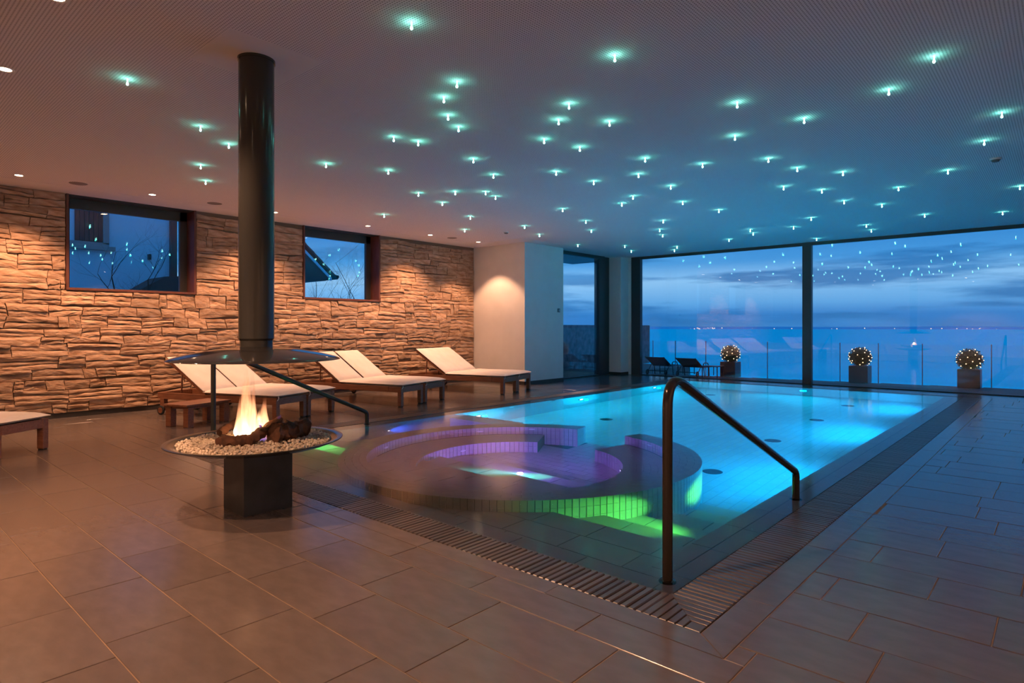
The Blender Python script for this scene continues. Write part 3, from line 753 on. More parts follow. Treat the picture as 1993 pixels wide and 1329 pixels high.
while x > GX0+.02: link_mesh('bar', bar_y, gf, (x, (GY0+PY0)/2, random.uniform(-.001, .0008)-.001)); x -= BP; n += 1
y = PY0+BP*.6; n = 0; far = MB()
while y < PY1-.02: link_mesh('bar', bar_x, gr, ((PX1+GX1)/2, y, random.uniform(-.001, .0008)-.001)); y += BP
y = PY0+BP*.6
while y < PY1-.02: far.cbox(GX0+.006, PX0-.006, y-BW/2, y+BW/2, -.028, 0, .004); y += BP
tag(far.build('bars', M['bar'], gl), kind='stuff')
for k in range(7):    # nested L bars of the corner
    d1 = .28-.005-BP*k; d0 = d1-BW
    if d1 < .05: break
    xo, yo = GX1-.006, GY0+.006
    if d0 < .05: pts = [(xo-d1, yo), (xo, yo), (xo, yo+d1), (xo-d1, yo+d1)]
    else: pts = [(xo-d1, yo), (xo-d0, yo), (xo-d0, yo+d0), (xo, yo+d0), (xo, yo+d1), (xo-d1, yo+d1)]
    if len(pts) == 4: m = MB().poly(pts, -.028, 0, .002)
    else: m = MB().poly([pts[0], pts[1], pts[2], pts[5]], -.028, 0, .002).poly([pts[2], pts[3], pts[4], pts[5]], -.028, 0, .002)
    m.build('corner_bar', M['bar'], gr)

# ------------------------------------------------------------------ handrails
def arc_pts(a, c, b, r, n=7):
    """rounded corner at c between a and b"""
    a, b, c = Vector(a), Vector(b), Vector(c); da, db = (a-c).normalized(), (b-c).normalized()
    ang = da.angle(db); t = r/math.tan(ang/2); p, q = c+da*t, c+db*t
    out = []
    for i in range(n+1):
        u = i/n; out.append(p*(1-u)**2+c*2*u*(1-u)+q*u*u)
    return out
def handrail(x, y0, y1, ztop, zlow, lab, m_, r_=.0265, xb=0):
    o = empty('handrail', (x, y0, ZR), label=lab, cat='handrail')
    L_ = y1-y0; path = [(0, 0, 0)]
    path += arc_pts((0, 0, 0), (0, 0, ztop-ZR+.035), (xb, L_, zlow-ZR+.03), .13, 9)
    path += arc_pts((0, 0, ztop-ZR), (xb, L_, zlow-ZR+.035), (xb, L_, -.2), .07, 7)
    path += [(xb, L_, 0)]
    MB().tube(path, r_, 18).build('rail_tube', m_, o, smooth=True, angle=50)
    for p in ((0, 0), (xb, L_)):
        MB().lathe([(r_+.001, .030), (.040, .026), (.045, .008), (.045, 0)], c=p, n=24, cap=False).build('floor_flange', M['chrome'], o, smooth=True, angle=40)
handrail(-1.535, 2.92, 4.96, 1.035, .165, 'bronze stair handrail in front, sloping down at the right pool edge', M['rail_bronze'])
handrail(-7.03, 2.90, 4.92, 1.035, .12, 'dark stair handrail at the left pool edge behind the fire bowl', M['black_metal'])

# ------------------------------------------------------------------ fireplace
FP = Vector((-4.355, 2.10, 0))
fp = empty('fire_bowl', FP, label='round black fire bowl of pale pebbles on a square dark pedestal', cat='fire bowl')
MB().cbox(-.150, .165, -.17, .19, 0, .43, .003).build('pedestal', M['pedestal'], fp)
MB().lathe([(.0, .405), (.16, .405), (.34, .425), (.52, .462), (.60, .492), (.602, .497), (.597, .499), (.535, .488), (.50, .470), (.0, .455)], n=96, cap=False).build('bowl', M['black_metal'], fp, smooth=True, angle=35)
peb = MB(); rnd = random.Random(9)
for i in range(2300):
    r_ = .515*math.sqrt(rnd.random()); a = rnd.random()*2*PI; s_ = rnd.uniform(.0085, .0145)
    z = .483+.020*max(0, 1-(r_/.5)**2)+rnd.uniform(-.004, .010)
    peb.ico((r_*math.cos(a), r_*math.sin(a), z), s_, .18, 1, (1, rnd.uniform(.7, 1), .75))
peb.lathe([(0, .478), (.52, .476)], n=40, cap=False)
tag(peb.build('pebbles', M['pebble'], fp, smooth=False), kind='stuff')
hood = empty('fireplace_hood', (FP.x, FP.y, 1.07), label='shallow glossy black hood with round flue pipe rising to the ceiling', cat='fireplace hood')
MB().lathe([(.0, .068), (.13, .092), (.30, .070), (.45, .042), (.55, .016), (.578, .004), (.584, -.002), (.575, -.004), (.45, .022), (.28, .045), (.0, .050)], n=96, cap=False).build('dome', M['hood_metal'], hood, smooth=True, angle=60)
MB().lathe([(.112, .06), (.112, .135), (.121, .15), (.121, CEIL-1.07)], n=64, cap=False).build('flue_pipe', M['black_metal'], hood, smooth=True, angle=30)
MB().lathe([(.121, CEIL-1.07-.02), (.128, CEIL-1.07-.02), (.128, CEIL-1.07)], n=64, cap=False).build('ceiling_collar', M['black_metal'], hood, smooth=True, angle=30)

def log(p0, p1, r_, lab, seed, z=.50):
    rnd = random.Random(seed); a, b_ = Vector(p0), Vector(p1); n = 16; c = (a+b_)/2
    path = []; rs = []
    for i in range(n):
        t_ = i/(n-1); p = a.lerp(b_, t_)-c; path.append(p+Vector((rnd.uniform(-.004, .004), rnd.uniform(-.004, .004), rnd.uniform(-.003, .003)))); rs.append(r_*rnd.uniform(.86, 1.1))
    mb = MB().tube(path, rs, 16)
    def rough(v):
        v = Vector(v); q = v*26+Vector((seed*3, 0, 0)); return tuple(v+Vector((noise.noise(q), noise.noise(q+Vector((9, 0, 0))), noise.noise(q+Vector((0, 9, 0)))))*r_*.38+Vector((rnd.uniform(-1, 1), rnd.uniform(-1, 1), rnd.uniform(-1, 1)))*r_*.07)
    mb.v = [rough(v) for v in mb.v]
    o = mb.build('firewood_log', M['log'], loc=c, smooth=True, angle=40); tag(o, lab, 'log', 'firewood logs in the fire bowl')
log((-4.50, 1.90, .545), (-4.74, 2.17, .60), .030, 'thin dark log rising to the left of the flames', 1)
log((-4.25, 1.815, .528), (-4.155, 1.93, .530), .034, 'short sawn log stub at the front of the fire', 2)
log((-4.34, 1.87, .525), (-4.27, 1.80, .525), .030, 'short charred stub left of the front log', 3)
log((-4.10, 1.93, .535), (-4.33, 2.25, .605), .036, 'long dark log leaning up to the right of the flames', 4)
log((-4.11, 2.10, .555), (-4.20, 2.39, .56), .066, 'thickest rust brown log at the right of the fire', 5)
log((-4.36, 2.12, .53), (-4.48, 2.17, .61), .034, 'upright glowing log stub behind the flames', 6)
log((-4.28, 2.05, .535), (-4.38, 2.12, .55), .032, 'charred log chunk in the middle of the fire', 8)

def flame_mat(name, bottom, top, st, den):
    m = bpy.data.materials.new(name); m.use_nodes = True; nt = m.node_tree; nt.nodes.clear(); L = nt.links
    out = nt.nodes.new('ShaderNodeOutputMaterial'); mix = nt.nodes.new('ShaderNodeMixShader'); tr = nt.nodes.new('ShaderNodeBsdfTransparent'); em = nt.nodes.new('ShaderNodeEmission')
    tc = nt.nodes.new('ShaderNodeTexCoord'); sp = nt.nodes.new('ShaderNodeSeparateXYZ'); L.new(tc.outputs['Generated'], sp.inputs[0])
    cr = nt.nodes.new('ShaderNodeValToRGB'); L.new(sp.outputs['Z'], cr.inputs[0]); cr.color_ramp.elements[0].color = (*bottom, 1); cr.color_ramp.elements[1].color = (*top, 1); cr.color_ramp.elements[1].position = .8
    L.new(cr.outputs[0], em.inputs[0])
    es = nt.nodes.new('ShaderNodeMapRange'); es.inputs['To Min'].default_value = st; es.inputs['To Max'].default_value = st*.25; L.new(sp.outputs['Z'], es.inputs['Value']); L.new(es.outputs[0], em.inputs[1])
    n = nt.nodes.new('ShaderNodeTexNoise'); n.inputs['Scale'].default_value = 1; mp = nt.nodes.new('ShaderNodeMapping'); mp.inputs['Scale'].default_value = (34, 34, 5); L.new(tc.outputs['Object'], mp.inputs[0]); L.new(mp.outputs[0], n.inputs['Vector'])
    lw = nt.nodes.new('ShaderNodeLayerWeight'); lw.inputs[0].default_value = .35
    iv = nt.nodes.new('ShaderNodeMath'); iv.operation = 'SUBTRACT'; iv.inputs[0].default_value = 1; L.new(lw.outputs['Facing'], iv.inputs[1])
    hz = nt.nodes.new('ShaderNodeMapRange'); hz.inputs['To Min'].default_value = den; hz.inputs['To Max'].default_value = 0.0; hz.interpolation_type = 'SMOOTHSTEP'; L.new(sp.outputs['Z'], hz.inputs['Value'])
    a = nt.nodes.new('ShaderNodeMath'); a.operation = 'MULTIPLY'; L.new(iv.outputs[0], a.inputs[0]); L.new(hz.outputs[0], a.inputs[1])
    nr = nt.nodes.new('ShaderNodeMapRange'); nr.inputs['From Min'].default_value = .35; nr.inputs['From Max'].default_value = .65; nr.inputs['To Min'].default_value = .35; nr.inputs['To Max'].default_value = 1.2; L.new(n.outputs['Fac'], nr.inputs['Value'])
    b_ = nt.nodes.new('ShaderNodeMath'); b_.operation = 'MULTIPLY'; b_.use_clamp = True; L.new(a.outputs[0], b_.inputs[0]); L.new(nr.outputs[0], b_.inputs[1])
    L.new(b_.outputs[0], mix.inputs[0]); L.new(tr.outputs[0], mix.inputs[1]); L.new(em.outputs[0], mix.inputs[2]); L.new(mix.outputs[0], out.inputs[0])
    m.cycles.emission_sampling = 'NONE'; return m
M['flame'] = flame_mat('flame', (1, .62, .30), (1, .30, .12), 3.2, .95)
M['flame_core'] = flame_mat('flame_core', (1, .80, .50), (1, .45, .2), 5.0, 1.0)
M['flame_faint'] = flame_mat('flame_faint', (1, .38, .17), (1, .30, .16), 1.0, .42)
M['flame_blue'] = flame_mat('flame_blue', (.12, .12, 1.0), (.5, .25, 1.0), 1.3, .55)
fire = empty('fire', (-4.33, 2.06, .50), label='tall orange gas flames with blue feet among the logs', cat='flames')
def tongue(p, h, r_, m_, seed, lean=(0, 0)):
    rnd = random.Random(seed); n = 12; path = []; rs = []; ph = rnd.random()*6
    for i in range(n):
        t_ = i/(n-1); path.append((p[0]+lean[0]*t_**1.5+.008*math.sin(t_*5+ph), p[1]+lean[1]*t_**1.5+.008*math.cos(t_*4+ph), p[2]+h*t_))
        rs.append(max(.0015, r_*(math.sin(min(1, t_*3.2+.35)*PI/2))*(1-t_)**.75))
    MB().tube(path, rs, 16, cap=False).build('flame_tongue', m_, fire, smooth=True)
tongue((.02, -.05, .03), 0.538, .055, M['flame'], 1, (-.03, .02)); tongue((-.03, -.09, .03), 0.346, .045, M['flame'], 2, (.035, .03)); tongue((.05, -.01, .03), 0.384, .040, M['flame'], 3, (-.01, 0))
tongue((.06, -.07, .015), 0.256, .032, M['flame_core'], 4, (-.03, 0)); tongue((-.04, -.08, .03), 0.192, .040, M['flame_core'], 5, (.02, 0)); tongue((.03, -.02, .03), 0.333, .025, M['flame_core'], 6, (-.02, .02))
tongue((-.07, .13, .05), 0.269, .038, M['flame'], 7, (.02, -.02)); tongue((-.09, .10, .05), 0.166, .026, M['flame_core'], 8)
tongue((.0, -.02, .10), 0.46, .062, M['flame_faint'], 9, (-.01, .01))
tongue((-.02, .05, .02), 0.141, .035, M['flame_blue'], 10); tongue((.02, .17, .07), 0.102, .022, M['flame_blue'], 11, (0, .03)); tongue((.12, .03, .0), 0.064, .03, M['flame_blue'], 12); tongue((.13, .06, .0), 0.045, .014, M['flame_core'], 13)
lamp('POINT', 'fire_lamp', (-4.33, 2.05, .66), 5.5, (1, .42, .14), .06)

# ------------------------------------------------------------------ sun loungers
def make_lounger():
    r = empty('sun_lounger'); LN, W, H = 2.24, .615, .33
    # x runs from the head (0) to the foot (LN); y across; the hinge is at x = .84
    for s_ in (0, 1):
        y = -W/2 if s_ == 0 else W/2-.028
        MB().cbox(0, LN-.26, y, y+.028, H-.095, H, .003).build('side_rail', M['teak'], r)
        y0 = -W/2 if s_ == 0 else W/2-.07
        m = MB(); m.cbox(LN-.075, LN, y0, y0+.07, .012, H, .004); m.cbox(LN-.255, LN-.07, y0+(.0 if s_ == 0 else .042), y0+(.028 if s_ == 0 else .07), H-.095, H, .003); leg = m.build('leg', M['teak'], r)
        MB().cbox(LN-.068, LN-.007, y0+.007, y0+.063, 0, .014, .002).build('glide', M['rubber'], leg)
        leg = MB().cbox(.05, .13, y0, y0+.07, .06, H-.09, .004).build('leg', M['teak'], r)
        wy = -W/2-.03 if s_ == 0 else W/2+.005
        prof = [(.0, 0), (.058, 0), (.068, .005), (.068, .021), (.058, .026), (0, .026)]
        w = MB().lathe(prof, n=28, cap=False).build('wheel', M['rubber'], r, loc=(.09, wy+(.0 if s_ else .026), .068)); w.rotation_euler = (-PI/2 if s_ else PI/2, 0, 0)
        MB().lathe([(.0, -.002), (.040, -.002), (.044, .028), (.0, .028)], n=24, cap=False).build('hub', M['teak'], w)
    m = MB(); m.cbox(LN-.03, LN-.002, -W/2+.07, W/2-.07, H-.095, H, .003); m.build('end_rail', M['teak'], r)
    m = MB(); m.cbox(0, .03, -W/2+.028, W/2-.028, H-.095, H, .003); m.build('head_rail', M['teak'], r)
    m = MB(); m.cbox(.62, .66, -W/2+.028, W/2-.028, .16, .20, .003); m.build('stretcher', M['teak'], r)
    x = .97
    while x < LN-.08: MB().cbox(x, x+.062, -W/2+.03, W/2-.03, H-.026, H-.006, .003).build('slat', M['teak'], r); x += .078
    ang = rad(33.5); BL = .87; hx = .91
    bk = empty('backrest', (hx, 0, H-.002)); bk.parent = r; bk.rotation_euler = (0, ang, 0)
    for s_ in (-1, 1):
        y = s_*(W/2-.045); MB().cbox(-BL, 0, y-.016, y+.016, -.028, .012, .003).build('backrest_rail', M['teak'], bk)
    x = -BL
    while x < -.05: MB().cbox(x, x+.062, -W/2+.06, W/2-.06, -.010, .010, .003).build('slat', M['teak'], bk); x += .082
    # prop
    m = MB(); m.tube([(hx-.50, -W/2+.08, H+.30), (hx-.52, -W/2+.08, H-.06)], .012, 8); m.tube([(hx-.50, W/2-.08, H+.30), (hx-.52, W/2-.08, H-.06)], .012, 8); m.build('prop', M['teak'], r)
    # cushions: pillowy pads, seat and back
    def pad(L_, Wd, T, nu=18, nv=8, seed=1):
        mb = MB(); vs = []; fs = []
        rnd_ = random.Random(seed)
        def prof(t_): e = min(t_, 1-t_); return (1-(1-min(1, e/.12))**2.4)
        for side in (1, -1):
            for i in range(nu+1):
                for j in range(nv+1):
                    u, v = i/nu, j/nv; k = max(0.0, min(prof(u*.5/.5), prof(v)))
                    eu, ev = prof(u), prof(v); k = (eu*ev)**.55
                    q = .0 if side < 0 else .006*math.sin(u*9+seed)*math.sin(v*3)
                    z = T/2+side*(T/2*k+q*k)
                    vs.append((u*L_, (v-.5)*Wd, z))
        n1 = (nu+1)*(nv+1)
        for i in range(nu):
            for j in range(nv):
                a = i*(nv+1)+j; fs.append((a, a+1, a+nv+2, a+nv+1)); fs.append((n1+a, n1+a+nv+1, n1+a+nv+2, n1+a+1))
        mb.add(vs, fs); return mb
    pd = pad(LN-hx+.035, W+.01, .074, 22, 10, 2).build('seat_cushion', M['cushion'], r, smooth=True, loc=(hx-.01, 0, H-.004))
    t_ = MB(); t_.tube([(LN+.02-hx+.01, -.29, .03), (LN+.045-hx, -.30, .0), (LN+.03-hx, -.31, -.03)], .006, 6); t_.build('tie', M['cushion'], pd, smooth=True)
    pb = pad(BL+.03, W-.0, .070, 16, 10, 5).build('back_cushion', M['cushion'], bk, smooth=True, loc=(-BL-.02, 0, .010))
    m = MB()
    for s_ in (-1, 1): m.tube([(0, s_*W*.488, .03), ((BL+.03), s_*W*.488, .03)], .006, 6)
    m.tube([(.004, -W*.485, .03), (.004, W*.485, .03)], .006, 6)
    m.build('piping', M['cushion'], bk).location = (-BL-.02, 0, .010)
    return r
LLEN = 2.24
proto = make_lounger(); first = True
def place_lounger(fx, fy, deg, lab):
    """(fx, fy): middle of the foot end"""
    global first
    a = rad(deg); o = proto if first else copy_tree(proto); first = False
    o.location = (fx-LLEN*math.cos(a), fy-LLEN*math.sin(a), 0); o.rotation_euler = (0, 0, a); tag(o, lab, 'sun lounger', 'teak loungers along the stone wall'); return o
def pair(x, y, deg, p, labs):
    """near corner of the near foot leg; the second lounger stands beside it"""
    a = rad(deg); px, py = -math.sin(a), math.cos(a)
    for k in range(2): d = .3075+p*k; place_lounger(x+px*d, y+py*d, deg, labs[k])
pair(-8.03, 4.15, 20.5, .645, ('teak lounger with cream cushion behind the flames, next to the small table', 'teak lounger of the left pair, the one farther from the small table'))
pair(-8.06, 6.30, 14.5, .665, ('left lounger of the middle pair, cream cushion, right of the fire hood', 'right lounger of the middle pair, raised cream backrest'))
pair(-8.08, 8.78, 15, .62, ('left lounger of the far pair before the white pier', 'right lounger of the far pair, nearest the white pier'))
pair(-7.37, .60, 36, .66, ('cream cushioned lounger cut off at the left picture edge, hidden behind another', 'front left lounger whose foot end enters at the left picture edge'))

# small teak side table
tb = empty('side_table', (-8.735, 3.405, 0), rad(20.5), label='low slatted teak side table left of the fire bowl', cat='table')
for sx in (-1, 1):
    for sy in (-1, 1): MB().cbox(sx*.155-.045, sx*.155+.045, sy*.29-.045, sy*.29+.045, 0, .265, .004).build('leg', M['teak'], tb)
MB().cbox(-.18, .18, -.31, .31, .235, .275, .003).build('apron', M['teak'], tb)
x = -.215
for k in range(5): MB().cbox(x, x+.081, -.36, .36, .272, .298, .003).build('top_board', M['teak'], tb); x += .0855

# ------------------------------------------------------------------ ceiling fittings
DL = ['warm downlight above the left end of stone wall, nearest the left picture edge', 'warm downlight above the left punched window', 'warm downlight showing just beside the black flue',
      'warm downlight above the right punched window', 'warm downlight between right punched window and corner', 'warm downlight nearest the white corner pier']
dl_me = [MB().lathe([(.042, -.004), (.056, -.006), (.060, 0)], n=28, cap=False).mesh('trim_ring', M['white_plastic']), MB().lathe([(0, -.003), (.042, -.003)], n=28, cap=False).mesh('lens', M['warm_led'])]
def downlight(x, y, lab):
    o = empty('downlight', (x, y, CEIL), label=lab, cat='ceiling light', group='warm recessed downlights'); link_mesh('trim_ring', dl_me[0], o); link_mesh('lens', dl_me[1], o)
for (x, y), l in zip(DOWN_WALL, DL): downlight(x, y, l)
for (x, y), l in zip(DOWN_ROW, ['warm downlight over the front left loungers', 'warm downlight left of the fireplace over the slate floor', 'warm downlight at the left picture edge, high in the ceiling', 'warm downlight half cut by the top picture edge']
                     + ['warm fill downlight added out of view, %s' % q for q in ('nearest the fireplace', 'over the middle of the back floor', 'in the back left', 'in the back right', 'by the right wall', 'by the right wall, second', 'by the right wall, third', 'by the right wall, last')]): downlight(x, y, l)
sp_me = MB().lathe([(0, -.004), (.095, -.005), (.105, -.002), (.108, 0)], n=32, cap=False).mesh('speaker_grille', M['grille'])
for x, y, l in [(-9.88, 2.31, 'round flush ceiling speaker left of the left window'), (-9.89, 4.10, 'round flush ceiling speaker just left of the flue'), (-9.88, 9.10, 'round flush ceiling speaker near the white pier')]:
    tag(link_mesh('ceiling_speaker', sp_me, None, (x, y, CEIL)), l, 'speaker', 'flush ceiling speakers')
def detector(x, y, lab):
    o = empty('smoke_detector', (x, y, CEIL), label=lab, cat='smoke detector')
    MB().lathe([(.055, 0), (.055, -.012), (.050, -.022)], n=28, cap=False).build('base', M['white_plastic'], o, smooth=True, angle=30)
    MB().lathe([(.050, -.022), (.036, -.026), (.036, -.036), (.030, -.042), (0, -.044)], n=28, cap=False).build('sensor', M['grille'], o, smooth=True, angle=30)
detector(-8.43, 9.24, 'small white smoke detector above the white pier'); detector(-.60, 8.95, 'white smoke detector at the right picture edge')
th = empty('thermostat', (-9.12, 11.87, 1.709), label='small dark wall controller on the white pier beside the narrow window', cat='thermostat')
MB().cbox(0, .018, -.04, .04, -.045, .045, .004).build('case', M['frame'], th); MB().box(.018, .020, -.02, .028, -.028, .028).build('display', mat('display', (.25, .35, .4), .3), th)

STARS = [(-3.08, 2.49), (-2.38, 3.75), (-3.56, 3.33), (-3.88, 3.48), (-4.18, 3.8), (-4.35, 4.09), (-3.19, 4.3), (-3.51, 4.57), (-3.18, 4.92), (-5.07, 3.87), (-5.0, 4.13), (-3.98, 4.94), (-3.87, 5.41), (-5.05, 4.98), (-3.57, 6.26), (-6.2, 4.65), (-5.38, 5.66), (-6.92, 5.72), (-6.46, 6.01), (-6.14, 6.3), (-6.25, 6.62), (-7.17, 6.4), (-8.69, 6.43), (-7.72, 7.54), (-8.83, 8.47), (-7.67, 8.93), (-8.14, 9.95), (-4.7, 6.07), (-4.64, 6.8), (-4.0, 6.85), (-4.01, 7.72), (-4.74, 7.96), (-5.14, 8.3), (-4.38, 8.82), (-6.1, 8.05), (-6.47, 9.23), (-7.01, 10.19), (-8.49, 11.79), (-7.76, 12.66), (-8.14, 13.59), (-5.41, 10.13), (-5.95, 11.0), (-6.26, 11.7), (-6.91, 13.62), (-7.26, 14.17), (-0.7, 5.28), (-1.07, 5.77), (-2.1, 5.24), (-1.8, 6.05), (-2.48, 6.13), (-0.43, 7.07), (-0.63, 8.01), (-3.19, 6.93), (-2.53, 7.21), (-2.42, 7.87), (-2.06, 8.45), (-1.08, 9.22), (-2.88, 8.79), (-2.55, 9.36), (-1.72, 9.9), (-0.47, 10.92), (-4.24, 9.82), (-2.52, 10.4), (-2.15, 11.09), (-1.8, 12.58), (-0.79, 13.17), (-3.34, 11.62), (-3.89, 12.43), (-2.8, 13.12), (-2.87, 13.86), (-4.63, 12.2), (-4.76, 12.7), (-5.5, 13.27), (-4.03, 14.4), (-5.43, 1.59), (-6.18, 2.43), (-6.55, 2.86), (-7.65, 3.01), (-8.43, 3.38), (-6.49, 3.97)]
def proj(x, y, z):
    d = Vector((x, y)).dot(fwd); return 996.5+1205*Vector((x, y)).dot(rgt)/d, 637-1205*(z-1.3)/d
ORD = ['first', 'second', 'third', 'fourth', 'fifth', 'sixth', 'seventh', 'eighth', 'ninth', 'tenth', 'eleventh', 'twelfth', 'thirteenth', 'fourteenth', 'fifteenth', 'sixteenth', 'seventeenth', 'eighteenth', 'nineteenth', 'twentieth']
zones = [(460, 'left of the black flue'), (850, 'right of the flue, above right window'), (1000, 'left of and above the white pier'), (1170, 'straight above the white pier'), (1310, 'above the corner left of big panes'), (1440, 'above the left half of left big pane'), (1570, 'above the right half of left big pane'), (1700, 'just right of the glass mullion'), (1850, 'in the right quarter of the ceiling'), (3000, 'at the right picture edge')]
st_disc = MB().lathe([(0, -.002), (.011, -.002), (.013, 0)], n=12, cap=False).mesh('light_disc', M['star_disc'])
st_rod = MB().lathe([(.0042, -.002), (.0035, -.016), (.0042, -.028), (.0082, -.037), (.0088, -.044), (.006, -.050), (0, -.053)], n=8, cap=False).mesh('light_rod', M['star_led'])
pts = sorted([(proj(x, y, CEIL), x, y) for x, y in STARS], key=lambda t: t[0][1])
cnt = {}
ld = bpy.data.lights.new('star_lamp', 'POINT'); ld.energy = .17; ld.color = (.0, .90, .58); ld.shadow_soft_size = .005
for (px, py), x, y in pts:
    zi = next(i for i, z in enumerate(zones) if px < z[0]); k = cnt.get(zi, 0); cnt[zi] = k+1
    o = empty('star_light', (x, y, CEIL), label='teal star light %s, %s from the top' % (zones[zi][1], ORD[k]), cat='ceiling light', group='teal star lights in the ceiling')
    link_mesh('light_disc', st_disc, o); link_mesh('light_rod', st_rod, o)
    l = bpy.data.objects.new('star_lamp', ld); COL.objects.link(l); l.parent = o; l.location = (0, 0, -.060)

# ------------------------------------------------------------------ terrace, lake and far shore
terr = struct(empty('terrace_deck', (0, 0, 0))); tag(terr, 'dark wooden terrace deck outside the glass')
TE = lambda x: 17.1+.15*x
m = MB(); m.add([(-11, YG+.05, -.03), (6, YG+.05, -.03), (6, TE(6), -.03), (-11, TE(-11), -.03), (-11, YG+.05, -.4), (6, YG+.05, -.4), (6, TE(6), -.4), (-11, TE(-11), -.4)], [(0, 1, 2, 3), (4, 7, 6, 5), (0, 4, 5, 1), (1, 5, 6, 2), (2, 6, 7, 3), (3, 7, 4, 0)]); m.build('deck_core', M['dark'], terr)
y = YG+.06
while y < TE(6):
    y1 = y+.135
    xs = (y1-17.1)/.15
    if xs < 6:
        MB().cbox(max(-11, xs), 6, y, y1, -.03, -.006, .004).build('deck_board', M['deck'], terr)
    y += .142
# outside terrace seen through the narrow window
struct(MB().box(-16, -9.7, 10.7, 20, -.4, -.02).build('side_terrace', M['deck']))
gw = struct(MB().box(-11.8, -11.5, 13.0, 20.5, -.02, 1.375).build('garden_wall', M['garden'])); tag(gw, 'dark garden wall behind the narrow window')
# balustrade
bal = empty('glass_balustrade', (-6, TE(-6), 0), label='low frameless glass balustrade with thin posts at the terrace edge', cat='balustrade')
posts = [-10.1, -8.72, -8.08, -7.25, -5.7, -4.07, -3.28, -2.43, -1.2, .4, 2.0, 3.6]
for i, x in enumerate(posts):
    y = TE(x)-.06; MB().cbox(x+6-.010, x+6+.010, y-TE(-6)-.012, y-TE(-6)+.012, -.01, .93, .003).build('post', M['metal_light'], bal)
    if i < len(posts)-1:
        x2 = posts[i+1]; y2 = TE(x2)-.06; o_ = TE(-6)
        MB().add([(x+6+.03, y-o_, .04), (x2+6-.03, y2-o_, .04), (x2+6-.03, y2-o_, .91), (x+6+.03, y-o_, .91), (x+6+.03, y-o_+.01, .04), (x2+6-.03, y2-o_+.01, .04), (x2+6-.03, y2-o_+.01, .91), (x+6+.03, y-o_+.01, .91)],
                 [(0, 1, 2, 3), (4, 7, 6, 5), (0, 4, 5, 1), (1, 5, 6, 2), (2, 6, 7, 3), (3, 7, 4, 0)]).build('glass_panel', M['glass'], bal)
lake = struct(MB().add([(-9000, -9000, -7), (9000, -9000, -7), (9000, 9000, -7), (-9000, 9000, -7)], [(0, 1, 2, 3)]).build('lake', M['lake'])); tag(lake, 'wide blue lake beyond the terrace at dusk')
sh = MB(); n = 160; vs = []; fs = []
for i in range(n+1):
    a = rad(-30+140*i/n); hgt = 9+7*noise.noise(Vector((i*.13, 0, 0)))+8*max(0, noise.noise(Vector((i*.045, 5, 0))))+ (8*max(0, (a-rad(75))) )
    a2 = PI/2-a+rad(0)
    d = Vector((math.cos(a2), math.sin(a2)))
    for r_, z in ((3000, -7), (3080, hgt*.5-7+2), (3300, hgt*.9-7+3), (3900, -7)): vs.append((d.x*r_*-1 if False else d.x*r_, d.y*r_, z))
for i in range(n):
    for k in range(3): fs.append((i*4+k, i*4+k+1, i*4+k+5, i*4+k+4))
# the arc above runs from right of the view to left of it
vs = [(-v[0], v[1], v[2]) for v in vs]
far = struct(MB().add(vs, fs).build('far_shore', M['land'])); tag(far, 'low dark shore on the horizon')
lights = MB(); rnd = random.Random(3)
for i in range(34):
    a = rad(rnd.choice((rnd.gauss(24.2, 1.0), rnd.gauss(29.8, .5), rnd.gauss(5.2, 1.0), rnd.gauss(24.2, 1.0), rnd.gauss(15, 4)))); lights.ico((-math.sin(a)*2985, math.cos(a)*2985, -7+rnd.uniform(1.5, 6)), rnd.uniform(.9, 2.2), 0, 1)
tag(lights.build('shore_lamps', M['shore_lamp'], far), kind='stuff')

# planters with box balls and fairy lights
def planter(x, y, lab, labl, w=.40, seed=1):
    o = empty('planter', (x, y, -.006), label=lab, cat='planter', group='dark cube planters on the terrace')
    b_ = MB(); b_.cbox(-w/2, w/2, -w/2, w/2, 0, .40, .006); b_.build('box', M['planter'], o)
    rnd = random.Random(seed); R = .235; lf = MB(); c = Vector((0, 0, .40+R*.86))
    for i in range(1500):
        v = Vector((rnd.gauss(0, 1), rnd.gauss(0, 1), rnd.gauss(0, 1))).normalized(); p = c+v*R*rnd.uniform(.86, 1.04)
        if rnd.random() < .03: p = c+v*R*1.12
        if p.z < .40: continue
        u = v.cross(Vector((rnd.gauss(0, 1), rnd.gauss(0, 1), 1))).normalized(); w_ = (v*rnd.uniform(.5, 1)+u*.5).normalized(); s_ = rnd.uniform(.012, .022)
        q = u.cross(w_).normalized()*s_*.45
        lf.add([p-w_*s_, p+q, p+w_*s_, p-q], [(0, 1, 2, 3)])
    lf.ico(c, R*.88, .03, 2)
    tag(lf.build('foliage', M['leaf'], o), kind='stuff')
    s_o = empty('fairy_lights', (x, y, .40), label=labl, cat='string lights', group='fairy lights on the box balls')
    bm_ = MB().ico((0, 0, 0), .0085, 0, 1).mesh('bulb', M['fairy']); cc = c-Vector((0, 0, .406)); path = []
    for i in range(38):
        t_ = i/37; ph = math.acos(.92-1.65*t_); th_ = i*2.4+rnd.uniform(-.25, .25); v = Vector((math.sin(ph)*math.cos(th_), math.sin(ph)*math.sin(th_), math.cos(ph)))
        link_mesh('bulb', bm_, s_o, cc+v*R*1.05)
    for i in range(140):
        t_ = i/139; ph = math.acos(.92-1.65*t_); th_ = t_*46*.42*2*PI/2.6; path.append(cc+Vector((math.sin(ph)*math.cos(th_), math.sin(ph)*math.sin(th_), math.cos(ph)))*R*1.03)
    MB().tube(path, .0025, 4, cap=False).build('wire', M['rubber'], s_o)
planter(-6.60, 16.02, 'dark cube planter with lit box ball beside the patio loungers', 'warm fairy lights on the box ball beside the patio loungers', seed=1)
planter(-3.63, 16.40, 'dark cube planter with lit box ball, middle of the three', 'warm fairy lights on the middle box ball right of the mullion', seed=2)
